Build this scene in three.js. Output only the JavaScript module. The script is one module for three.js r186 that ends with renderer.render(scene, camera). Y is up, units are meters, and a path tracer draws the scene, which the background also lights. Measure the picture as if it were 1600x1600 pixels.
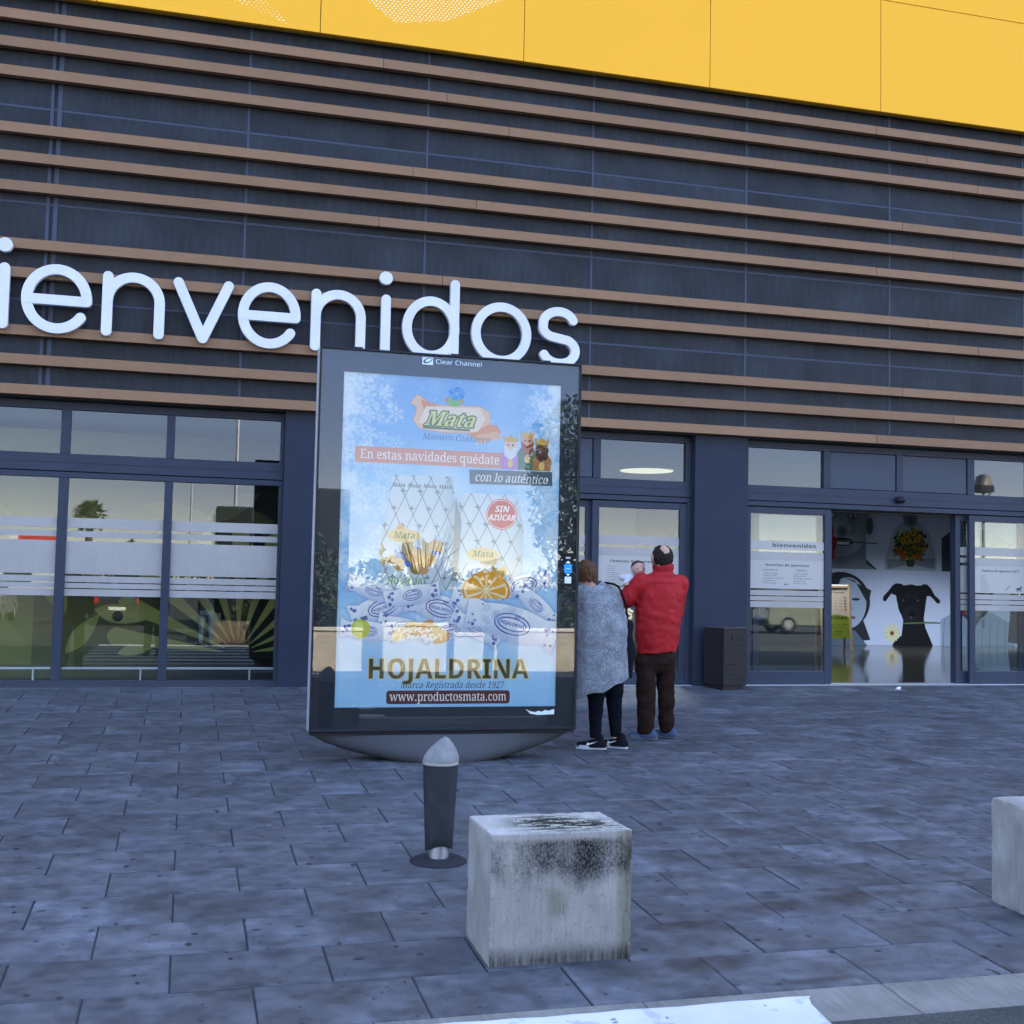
import * as THREE from 'three';
import { RoundedBoxGeometry } from 'three/addons/geometries/RoundedBoxGeometry.js';
import { mergeGeometries } from 'three/addons/utils/BufferGeometryUtils.js';

// ---------------------------------------------------------------- camera, sky, sun, exposure
const scene = new THREE.Scene();
const camera = new THREE.PerspectiveCamera(46.66, 1, 0.1, 600);
camera.position.set(0, 1.134, 13.09);
const camX = new THREE.Vector3(0.9644444564, 0.0202198127, 0.263511005);
const camY = new THREE.Vector3(-0.0359001423, 0.997850315, 0.0548263507);
const camZ = new THREE.Vector3(-0.2618359606, -0.0623370526, 0.9630970988);
camera.quaternion.setFromRotationMatrix(new THREE.Matrix4().makeBasis(camX, camY, camZ));
camera.updateMatrixWorld(true);

const SUN = new THREE.Vector3(0.62, 0.5, -0.62).normalize();
{
  const W = 512, H = 256, data = new Float32Array(W * H * 4);
  const zen = [0.125, 0.187, 0.335], mid = [0.145, 0.215, 0.375], hor = [1.12, 1.05, 0.74], low = [0.2, 0.2, 0.2];
  for (let j = 0; j < H; j++) {
    const up = ((j + 0.5) / H - 0.5) * Math.PI, y = Math.sin(up);
    for (let i = 0; i < W; i++) {
      const a = ((i + 0.5) / W - 0.5) * 2 * Math.PI;
      const c = Math.cos(a) * Math.cos(up) * SUN.x + y * SUN.y + Math.sin(a) * Math.cos(up) * SUN.z;
      const h = Math.pow(1 - Math.max(0, y), 21), m = Math.pow(1 - Math.max(0, y), 2.2), halo = 0.55 * Math.pow(Math.max(0, c), 12), veil = 0.85 + 0.3 * (0.5 + 0.5 * c);
      for (let k = 0; k < 3; k++) data[(j * W + i) * 4 + k] = y < 0 ? low[k] : (zen[k] + (mid[k] - zen[k]) * m + (hor[k] - mid[k]) * h) * veil + halo * [1, 0.95, 0.85][k];
      data[(j * W + i) * 4 + 3] = 1;
    }
  }
  const t = new THREE.DataTexture(data, W, H, THREE.RGBAFormat, THREE.FloatType);
  t.mapping = THREE.EquirectangularReflectionMapping;
  t.magFilter = t.minFilter = THREE.LinearFilter;
  t.needsUpdate = true;
  scene.background = t;
  scene.environment = t;
}
const sun = new THREE.DirectionalLight(new THREE.Color(1, 0.92, 0.80), 4.4);
sun.name = 'sun';
sun.position.copy(SUN).multiplyScalar(80);
sun.castShadow = true;
sun.shadow.camera.left = sun.shadow.camera.bottom = -60;
sun.shadow.camera.right = sun.shadow.camera.top = 60;
sun.shadow.camera.far = 250;
sun.shadow.mapSize.set(4096, 4096);
scene.add(sun, sun.target);
const renderer = new THREE.WebGLRenderer({ antialias: true });
renderer.toneMapping = THREE.LinearToneMapping;
renderer.toneMappingExposure = 9.9;
renderer.shadowMap.enabled = true;

// ---------------------------------------------------------------- helpers
let seed = 7;
const rnd = () => { seed = (seed + 0x6d2b79f5) | 0; let t = Math.imul(seed ^ (seed >>> 15), 1 | seed); t = (t + Math.imul(t ^ (t >>> 7), 61 | t)) ^ t; return ((t ^ (t >>> 14)) >>> 0) / 4294967296; };
const rr = (a, b) => a + (b - a) * rnd();
const clamp = (x, a = 0, b = 1) => Math.min(b, Math.max(a, x));
const lerp = (a, b, t) => a + (b - a) * t;
const sst = (a, b, x) => { const t = clamp((x - a) / (b - a)); return t * t * (3 - 2 * t); };
const V3 = (x, y, z) => new THREE.Vector3(x, y, z);
const hash = (x, y, s) => { let n = Math.imul(x | 0, 374761393) ^ Math.imul(y | 0, 668265263) ^ Math.imul(s | 0, 1274126177); n = Math.imul(n ^ (n >>> 13), 1274126177); return ((n ^ (n >>> 16)) >>> 0) / 4294967296; };
function vnoise(x, y, per, s) {
  const xi = Math.floor(x), yi = Math.floor(y), fx = x - xi, fy = y - yi, u = fx * fx * (3 - 2 * fx), v = fy * fy * (3 - 2 * fy);
  const m = (k) => ((k % per) + per) % per;
  return lerp(lerp(hash(m(xi), m(yi), s), hash(m(xi + 1), m(yi), s), u), lerp(hash(m(xi), m(yi + 1), s), hash(m(xi + 1), m(yi + 1), s), u), v);
}
function fbm(u, v, per, oct, s) { let a = 0, w = 0.5, t = 0; for (let o = 0; o < oct; o++) { a += w * vnoise(u * per, v * per, per, s + o * 17); t += w; w *= 0.5; per *= 2; } return a / t; }
const n3 = (x, y, z) => { // smooth 3-D value noise, -1..1
  const xi = Math.floor(x), yi = Math.floor(y), zi = Math.floor(z), f = (t) => t * t * (3 - 2 * t), u = f(x - xi), v = f(y - yi), w = f(z - zi);
  const h = (a, b, c) => hash(xi + a, yi + b, (zi + c) * 31 + 5);
  return 2 * lerp(lerp(lerp(h(0, 0, 0), h(1, 0, 0), u), lerp(h(0, 1, 0), h(1, 1, 0), u), v), lerp(lerp(h(0, 0, 1), h(1, 0, 1), u), lerp(h(0, 1, 1), h(1, 1, 1), u), v), w) - 1;
};
function dtex(n, m, fn, srgb = true, wrap = true) { // fn(u, v) -> [r, g, b] in 0..1
  const d = new Uint8Array(n * m * 4);
  for (let j = 0; j < m; j++) for (let i = 0; i < n; i++) { const c = fn((i + 0.5) / n, (j + 0.5) / m), o = (j * n + i) * 4; d[o] = clamp(c[0]) * 255; d[o + 1] = clamp(c[1]) * 255; d[o + 2] = clamp(c[2]) * 255; d[o + 3] = 255; }
  const t = new THREE.DataTexture(d, n, m);
  if (srgb) t.colorSpace = THREE.SRGBColorSpace;
  t.magFilter = THREE.LinearFilter; t.minFilter = THREE.LinearFilter;
  if (wrap) t.wrapS = t.wrapT = THREE.RepeatWrapping;
  t.needsUpdate = true;
  return t;
}
function scaled(t, sx, sy = sx) { const c = t.clone(); c.repeat.set(sx, sy); c.needsUpdate = true; return c; }
function ctex(w, h, draw) {
  const c = document.createElement('canvas'); c.width = w; c.height = h;
  draw(c.getContext('2d'), w, h);
  const t = new THREE.CanvasTexture(c); t.colorSpace = THREE.SRGBColorSpace; t.magFilter = THREE.LinearFilter;
  return t;
}
const lin = (r, g, b) => new THREE.Color().setRGB(r, g, b);
function std(r, g, b, roughness = 0.7, extra = {}) { return new THREE.MeshPhysicalMaterial({ color: lin(r, g, b), roughness, specularIntensity: extra.metalness ? 1 : 0.32, ...extra }); }
function phys(r, g, b, roughness, extra = {}) { return new THREE.MeshPhysicalMaterial({ color: lin(r, g, b), roughness, ...extra }); }

function metric(g, ou = 0, ov = 0) { // uv in metres by each triangle's main direction
  if (g.index) g = g.toNonIndexed();
  const p = g.attributes.position.array, n = p.length / 3, uv = new Float32Array(n * 2), a = V3(), b = V3(), c = V3();
  for (let i = 0; i < n; i += 3) {
    a.fromArray(p, i * 3); b.fromArray(p, i * 3 + 3); c.fromArray(p, i * 3 + 6);
    const nn = b.clone().sub(a).cross(c.clone().sub(a)), x = Math.abs(nn.x), y = Math.abs(nn.y), z = Math.abs(nn.z);
    for (let k = 0; k < 3; k++) {
      const q = (i + k) * 3, u = x >= y && x >= z ? p[q + 2] : p[q], v = y > x && y >= z ? p[q + 2] : p[q + 1];
      uv[(i + k) * 2] = u + ou; uv[(i + k) * 2 + 1] = v + ov;
    }
  }
  g.setAttribute('uv', new THREE.BufferAttribute(uv, 2));
  return g;
}
function clean(g) { if (g.index) g = g.toNonIndexed(); for (const k of Object.keys(g.attributes)) if (!['position', 'normal', 'uv'].includes(k)) g.deleteAttribute(k); g.clearGroups(); if (!g.attributes.uv) metric(g); return g; }
const merge = (list) => list.length === 1 ? clean(list[0]) : mergeGeometries(list.map(clean));
function bx(w, h, d, x = 0, y = 0, z = 0, c = 0) {
  let g = c > 0 ? new RoundedBoxGeometry(w, h, d, 1, c) : new THREE.BoxGeometry(w, h, d);
  g.translate(x, y, z);
  return metric(g);
}
const b2 = (x0, x1, y0, y1, z0, z1, c = 0) => bx(x1 - x0, y1 - y0, z1 - z0, (x0 + x1) / 2, (y0 + y1) / 2, (z0 + z1) / 2, c);
function cyl(r0, r1, h, x = 0, y = 0, z = 0, seg = 24) { const g = new THREE.CylinderGeometry(r1, r0, h, seg); g.translate(x, y + h / 2, z); return metric(g); }
function bar(a, b, r, seg = 8, r2 = r) { // round bar between two points
  const d = b.clone().sub(a), g = new THREE.CylinderGeometry(r2, r, d.length(), seg);
  g.translate(0, d.length() / 2, 0).applyQuaternion(new THREE.Quaternion().setFromUnitVectors(V3(0, 1, 0), d.clone().normalize())).translate(a.x, a.y, a.z);
  return metric(g);
}
function tube(pts, r, seg = 24, rad = 8, closed = false) { return new THREE.TubeGeometry(new THREE.CatmullRomCurve3(pts, closed), seg, r, rad, closed); }
function loft(rings, capTop = true, capBottom = true) { // rings of equally many points
  const n = rings[0].length, pos = [], idx = [];
  rings.forEach((r) => r.forEach((q) => pos.push(q.x, q.y, q.z)));
  for (let j = 0; j < rings.length - 1; j++) for (let i = 0; i < n; i++) { const a = j * n + i, b = j * n + (i + 1) % n; idx.push(a, b, a + n, b, b + n, a + n); }
  const cap = (ring, flip) => { const base = pos.length / 3, c = V3(); ring.forEach((q) => c.add(q)); c.divideScalar(n); ring.forEach((q) => pos.push(q.x, q.y, q.z)); pos.push(c.x, c.y, c.z); for (let i = 0; i < n; i++) flip ? idx.push(base + (i + 1) % n, base + i, base + n) : idx.push(base + i, base + (i + 1) % n, base + n); };
  if (capTop) cap(rings[rings.length - 1], false);
  if (capBottom) cap(rings[0], true);
  const g = new THREE.BufferGeometry();
  g.setAttribute('position', new THREE.Float32BufferAttribute(pos, 3)); g.setIndex(idx); g.computeVertexNormals();
  return metric(g);
}
const names = {};
function numbered(n) { const k = names[n] = (names[n] ?? -1) + 1; return k ? n + '_' + String(k).padStart(3, '0') : n; }
function tag(o, label, category, group) { o.userData.label = label; o.userData.category = category; if (group) o.userData.group = group; return o; }
function thing(name, label, category, pos = [0, 0, 0], turn = 0, group) {
  const o = new THREE.Group(); o.name = numbered(name); o.position.set(...pos); o.rotation.y = turn; scene.add(o);
  return label ? tag(o, label, category, group) : o;
}
function part(name, geo, mat, parent, label) {
  const m = new THREE.Mesh(Array.isArray(geo) ? merge(geo) : geo, mat);
  m.name = parent === scene ? numbered(name) : name; m.castShadow = m.receiveShadow = true;
  if (label) m.userData.label = label;
  parent.add(m);
  return m;
}
function struct(name, geo, mat) { const m = part(name, geo, mat, scene); m.userData.kind = 'structure'; return m; }
function copyOf(o, label, pos, turn) { const c = o.clone(); c.name = numbered(o.name.replace(/_\d{3}$/, '')); c.userData = { ...o.userData, label }; c.position.set(...pos); c.rotation.y = turn; scene.add(c); return c; }

// surface nets over a signed distance field
function sdfMesh(f, lo, hi, cell) {
  const nx = Math.ceil((hi[0] - lo[0]) / cell) + 1, ny = Math.ceil((hi[1] - lo[1]) / cell) + 1, nz = Math.ceil((hi[2] - lo[2]) / cell) + 1;
  const val = new Float32Array(nx * ny * nz), at = (i, j, k) => (k * ny + j) * nx + i;
  for (let k = 0; k < nz; k++) for (let j = 0; j < ny; j++) for (let i = 0; i < nx; i++) val[at(i, j, k)] = f(lo[0] + i * cell, lo[1] + j * cell, lo[2] + k * cell);
  const id = new Int32Array(nx * ny * nz).fill(-1), pos = [], idx = [];
  const E = [[0, 1], [0, 2], [0, 4], [1, 3], [1, 5], [2, 3], [2, 6], [3, 7], [4, 5], [4, 6], [5, 7], [6, 7]];
  for (let k = 0; k < nz - 1; k++) for (let j = 0; j < ny - 1; j++) for (let i = 0; i < nx - 1; i++) {
    const c = []; let neg = 0;
    for (let q = 0; q < 8; q++) { const v = val[at(i + (q & 1), j + ((q >> 1) & 1), k + (q >> 2))]; c.push(v); if (v < 0) neg++; }
    if (!neg || neg === 8) continue;
    let x = 0, y = 0, z = 0, n = 0;
    for (const [a, b] of E) if ((c[a] < 0) !== (c[b] < 0)) { const t = c[a] / (c[a] - c[b]); x += lerp(a & 1, b & 1, t); y += lerp((a >> 1) & 1, (b >> 1) & 1, t); z += lerp(a >> 2, b >> 2, t); n++; }
    id[at(i, j, k)] = pos.length / 3;
    pos.push(lo[0] + (i + x / n) * cell, lo[1] + (j + y / n) * cell, lo[2] + (k + z / n) * cell);
  }
  const quad = (a, b, c, d, flip) => { if (a < 0 || b < 0 || c < 0 || d < 0) return; flip ? idx.push(a, c, b, a, d, c) : idx.push(a, b, c, a, c, d); };
  for (let k = 1; k < nz - 1; k++) for (let j = 1; j < ny - 1; j++) for (let i = 1; i < nx - 1; i++) {
    const v = val[at(i, j, k)];
    let w = val[at(i + 1, j, k)];
    if ((v < 0) !== (w < 0)) quad(id[at(i, j - 1, k - 1)], id[at(i, j, k - 1)], id[at(i, j, k)], id[at(i, j - 1, k)], v >= 0);
    w = val[at(i, j + 1, k)];
    if ((v < 0) !== (w < 0)) quad(id[at(i - 1, j, k - 1)], id[at(i - 1, j, k)], id[at(i, j, k)], id[at(i, j, k - 1)], v >= 0);
    w = val[at(i, j, k + 1)];
    if ((v < 0) !== (w < 0)) quad(id[at(i - 1, j - 1, k)], id[at(i, j - 1, k)], id[at(i, j, k)], id[at(i - 1, j, k)], v >= 0);
  }
  const nor = new Float32Array(pos.length), e = cell * 0.6;
  for (let q = 0; q < pos.length; q += 3) {
    const x = pos[q], y = pos[q + 1], z = pos[q + 2];
    const n = V3(f(x + e, y, z) - f(x - e, y, z), f(x, y + e, z) - f(x, y - e, z), f(x, y, z + e) - f(x, y, z - e)).normalize();
    nor.set([n.x, n.y, n.z], q);
  }
  const g = new THREE.BufferGeometry();
  g.setAttribute('position', new THREE.Float32BufferAttribute(pos, 3)); g.setAttribute('normal', new THREE.BufferAttribute(nor, 3)); g.setIndex(idx);
  return metric(g);
}
const smin = (a, b, k) => { const h = Math.max(k - Math.abs(a - b), 0) / k; return Math.min(a, b) - h * h * k * 0.25; };
const cap = (a, b, ra, rb = ra) => { // tapered capsule
  const dx = b[0] - a[0], dy = b[1] - a[1], dz = b[2] - a[2], L = dx * dx + dy * dy + dz * dz || 1e-9;
  return (x, y, z) => { const t = clamp(((x - a[0]) * dx + (y - a[1]) * dy + (z - a[2]) * dz) / L), px = x - a[0] - t * dx, py = y - a[1] - t * dy, pz = z - a[2] - t * dz; return Math.sqrt(px * px + py * py + pz * pz) - lerp(ra, rb, t); };
};
const ell = (c, r) => (x, y, z) => { const X = (x - c[0]) / r[0], Y = (y - c[1]) / r[1], Z = (z - c[2]) / r[2], k = Math.sqrt(X * X + Y * Y + Z * Z); return (k - 1) * Math.min(r[0], r[1], r[2]); };
// a column of ellipses: rows [y, cx, cz, rx, rz] from the bottom up
const column = (rows, bottom) => (x, y, z) => {
  let i = 0; while (i < rows.length - 2 && y > rows[i + 1][0]) i++;
  const a = rows[i], b = rows[i + 1], t = sst(0, 1, (y - a[0]) / (b[0] - a[0])), q = (k) => lerp(a[k], b[k], t), rx = q(3), rz = q(4);
  const X = (x - q(1)) / rx, Z = (z - q(2)) / rz, d = (Math.sqrt(X * X + Z * Z) - 1) * Math.min(rx, rz);
  const lowY = bottom ? bottom(x, z) : rows[0][0];
  return Math.max(d, y - rows[rows.length - 1][0], lowY - y);
};
const join = (list, k) => (x, y, z) => { let d = 1e9; for (const f of list) d = smin(d, f(x, y, z), k); return d; };
// a hand: palm, four bent fingers of unequal length and a thumb from the palm's side; o at the wrist, d towards the fingertips, s towards the thumb, n out of the palm
function hand(o, d, s, n, size = 1) {
  const at = (a, b, c) => [o.x + size * (d.x * a + s.x * b + n.x * c), o.y + size * (d.y * a + s.y * b + n.y * c), o.z + size * (d.z * a + s.z * b + n.z * c)], list = [];
  list.push(cap(at(-0.03, 0, 0), at(0.03, 0, 0), 0.026 * size, 0.026 * size), cap(at(0.02, 0.022, 0), at(0.085, 0.026, 0), 0.016 * size), cap(at(0.02, 0, 0), at(0.088, 0.004, 0), 0.016 * size), cap(at(0.02, -0.022, 0), at(0.08, -0.026, 0), 0.015 * size));
  const palm = join(list, 0.02 * size), tips = [];
  [[0.03, 0.07], [0.01, 0.078], [-0.011, 0.072], [-0.031, 0.056]].forEach(([b, L]) => {
    const k0 = at(0.086, b, 0), k1 = at(0.086 + L * 0.5, b * 1.08, 0.012), k2 = at(0.086 + L * 0.72, b * 1.1, 0.034), k3 = at(0.086 + L * 0.78, b * 1.1, 0.055);
    tips.push(join([cap(k0, k1, 0.0092 * size, 0.0085 * size), cap(k1, k2, 0.0085 * size, 0.0078 * size), cap(k2, k3, 0.0078 * size, 0.0068 * size)], 0.004));
  });
  tips.push(join([cap(at(0.015, 0.025, 0.004), at(0.05, 0.052, 0.016), 0.013 * size, 0.0105 * size), cap(at(0.05, 0.052, 0.016), at(0.078, 0.056, 0.032), 0.0105 * size, 0.008 * size)], 0.005));
  const f = (x, y, z) => { let e = palm(x, y, z); for (const t of tips) e = smin(e, t(x, y, z), 0.006); return e; };
  const c = at(0.06, 0, 0.02), R = 0.125 * size;
  return sdfMesh(f, [c[0] - R, c[1] - R, c[2] - R], [c[0] + R, c[1] + R, c[2] + R], 0.0055 * size);
}

// ---------------------------------------------------------------- textures
const grain = dtex(512, 512, (u, v) => { const a = 0.5 + 0.35 * (fbm(u, v, 16, 3, 3) - 0.5) + 0.5 * (hash(u * 512, v * 512, 9) - 0.5); return [a, a, a]; }, false);
const slabTex = dtex(1024, 1024, (u, v) => {
  const c = fbm(u, v, 5, 4, 21), m = fbm(u + 0.13 * fbm(u, v, 4, 2, 8), v, 9, 4, 33), f = hash(u * 1024, v * 1024, 4), st = fbm(u, v, 40, 2, 71);
  const str = fbm(u * 0.5, v * 4, 16, 3, 64), haze = sst(0.5, 0.68, fbm(u, v, 7, 4, 90));
  let a = 0.635 + 0.10 * (c - 0.5) + 0.155 * (m - 0.5) + 0.11 * (f - 0.5) + 0.21 * (st - 0.5) + 0.12 * (str - 0.5) + 0.075 * haze;
  a -= 0.06 * sst(0.60, 0.72, fbm(u, v, 18, 3, 26));
  const blue = 0.02 * (m - 0.5);
  let r = a * 0.965 - blue, g = a * 0.98, b = a * 1.03 + blue * 2;
  return [r, g, b];
});
{ // old chewing gum, drips and scratches on the stone
  const d = slabTex.image.data, N = 1024;
  for (let q = 0; q < 260; q++) {
    const x = rnd() * N, y = rnd() * N, r = rnd() < 0.25 ? rr(5, 9) : rr(1.5, 4), k = rnd() < 0.10 ? 1.2 : rr(0.5, 0.78), e = rr(0.7, 1.4);
    for (let j = -14; j <= 14; j++) for (let i = -14; i <= 14; i++) {
      const w = 1 - sst(r * 0.6, r, Math.hypot(i * e, j / e) + 2.0 * (hash(i, j, q) - 0.5));
      if (w <= 0) continue;
      const o = ((((y + j) | 0) + N) % N * N + (((x + i) | 0) + N) % N) * 4;
      for (let c = 0; c < 3; c++) d[o + c] = clamp(d[o + c] * lerp(1, k, w), 0, 255);
    }
  }
}
const concTex = dtex(1024, 1024, (u, v) => {
  const a = 0.82 + 0.25 * (fbm(u, v, 6, 5, 41) - 0.5) + 0.06 * (hash(u * 1024, v * 1024, 4) - 0.5) + 0.10 * (fbm(u * 4, v * 0.5, 16, 3, 77) - 0.5);
  return [a, a * 0.985, a * 0.955];
});
const asphTex = dtex(1024, 1024, (u, v) => { const a = 0.36 + 0.16 * (fbm(u, v, 5, 4, 61) - 0.5) + 0.26 * (hash(u * 512, v * 512, 14) - 0.5); return [a, a * 0.99, a * 0.97]; });
const cladTex = dtex(512, 512, (u, v) => {
  const a = 0.72 + 0.18 * (fbm(u * 4, v * 0.5, 16, 4, 51) - 0.5) + 0.26 * (fbm(u, v, 4, 3, 52) - 0.5) + 0.03 * (hash(u * 512, v * 512, 3) - 0.5);
  return [a, a, a];
});
const paintTex = dtex(512, 512, (u, v) => { const a = 0.93 + 0.08 * (fbm(u, v, 5, 4, 81) - 0.5) + 0.03 * (fbm(u * 4, v, 16, 3, 82) - 0.5); return [a, a, a]; });
const wornTex = dtex(512, 512, (u, v) => {
  const w = sst(0.56, 0.68, fbm(u, v, 14, 4, 31)), s = sst(0.72, 0.76, fbm(u, v, 22, 3, 38)), a = 0.95 - 0.1 * fbm(u, v, 5, 3, 12) - 0.10 * w - 0.3 * sst(0.80, 0.84, fbm(u, v, 22, 3, 38));
  return [a, a, a * 0.99];
});
const barkTex = dtex(256, 256, (u, v) => { const a = 0.5 + 0.6 * (fbm(u * 4, v, 8, 4, 55) - 0.5); return [a, a * 0.85, a * 0.68]; });
const marlTex = dtex(512, 512, (u, v) => {
  const k = vnoise(u * 150, v * 190, 1000, 5) * 0.62 + vnoise(u * 60, v * 80, 1000, 9) * 0.38, a = 0.58 + 0.60 * (k - 0.5) + 0.16 * (fbm(u, v, 5, 3, 31) - 0.5) + 0.08 * (hash(u * 512, v * 512, 6) - 0.5);
  return [a * 0.97, a, a * 1.03];
});
const clothTex = dtex(512, 512, (u, v) => { const a = 0.86 + 0.22 * (fbm(u, v, 6, 4, 45) - 0.5) + 0.12 * (hash(u * 512, v * 512, 3) - 0.5); return [a, a, a]; });

const M = {
  slab: [0.96, 1, 1.04, 0.91, 1.08].map((k) => std(0.216 * k, 0.211 * k, 0.212 * k, 0.58, { map: scaled(slabTex, 1 / 2.6), bumpMap: scaled(grain, 4), bumpScale: 0.0012 })),
  mortar: std(0.035, 0.036, 0.042, 0.95),
  conc: std(0.62, 0.61, 0.58, 0.85, { map: scaled(concTex, 0.8), bumpMap: scaled(grain, 3), bumpScale: 0.0015 }),
  kerb: std(0.26, 0.25, 0.24, 0.85, { map: scaled(concTex, 0.9), bumpMap: scaled(grain, 3), bumpScale: 0.002 }),
  pad: std(0.078, 0.080, 0.086, 0.88, { map: scaled(paintTex, 0.8), bumpMap: scaled(grain, 3), bumpScale: 0.0015 }),
  asphalt: std(0.42, 0.42, 0.42, 0.92, { map: scaled(asphTex, 0.7), bumpMap: scaled(grain, 2), bumpScale: 0.004 }),
  roadPaint: std(0.60, 0.59, 0.58, 0.7, { map: scaled(wornTex, 0.9), bumpMap: scaled(grain, 2), bumpScale: 0.002 }),
  clad: std(0.043, 0.050, 0.063, 0.5, { map: scaled(cladTex, 0.5), bumpMap: scaled(grain, 1), bumpScale: 0.0006 }),
  joint: std(0.046, 0.058, 0.088, 0.45),
  slat: std(0.262, 0.150, 0.083, 0.55, { map: scaled(paintTex, 0.35) }),
  yellow: std(0.83, 0.403, 0.034, 0.55, { specularIntensity: 0.12 }),
  yellowEdge: std(0.45, 0.26, 0.03, 0.5),
  dark: std(0.012, 0.012, 0.015, 0.7),
  column: std(0.026, 0.033, 0.052, 0.6, { map: scaled(paintTex, 0.5), bumpMap: scaled(grain, 3), bumpScale: 0.0008 }),
  frame: std(0.036, 0.045, 0.068, 0.42, { map: scaled(paintTex, 0.7) }),
  panel: std(0.062, 0.074, 0.10, 0.45, { map: scaled(paintTex, 0.7) }),
  glass: phys(0.86, 0.9, 0.9, 0, { transmission: 1, thickness: 0, ior: 1.5 }),
  film: std(0.40, 0.37, 0.335, 0.6, { map: scaled(paintTex, 0.6) }),
  steel: std(0.55, 0.56, 0.58, 0.32, { metalness: 0.9 }),
  alu: std(0.50, 0.51, 0.53, 0.42, { metalness: 0.6 }),
  black: std(0.014, 0.015, 0.018, 0.4),
  letter: std(0.70, 0.70, 0.72, 0.42, { map: scaled(paintTex, 0.8) }),
  letterSide: std(0.55, 0.56, 0.58, 0.5),
  white: std(0.75, 0.75, 0.74, 0.6),
  innerWall: std(0.62, 0.62, 0.60, 0.8, { map: scaled(paintTex, 0.4) }),
  innerDark: std(0.08, 0.08, 0.085, 0.8),
  floor: std(0.055, 0.055, 0.056, 0.09, { map: scaled(concTex, 0.5) }),
  skin: std(0.40, 0.23, 0.165, 0.55),
  babySkin: std(0.46, 0.27, 0.21, 0.55),
  leaf: phys(0.055, 0.085, 0.022, 0.75, { transmission: 0.3 }),
  leaf2: phys(0.035, 0.06, 0.018, 0.75, { transmission: 0.3 }),
  palmLeaf: phys(0.11, 0.13, 0.035, 0.7, { transmission: 0.3 }),
  bark: std(0.42, 0.36, 0.3, 0.9, { map: barkTex }),
};
const SLOPE = 0.044, TILT = Math.atan(SLOPE), gy = (z) => -SLOPE * z;
const ROAD = -0.408;

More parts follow.
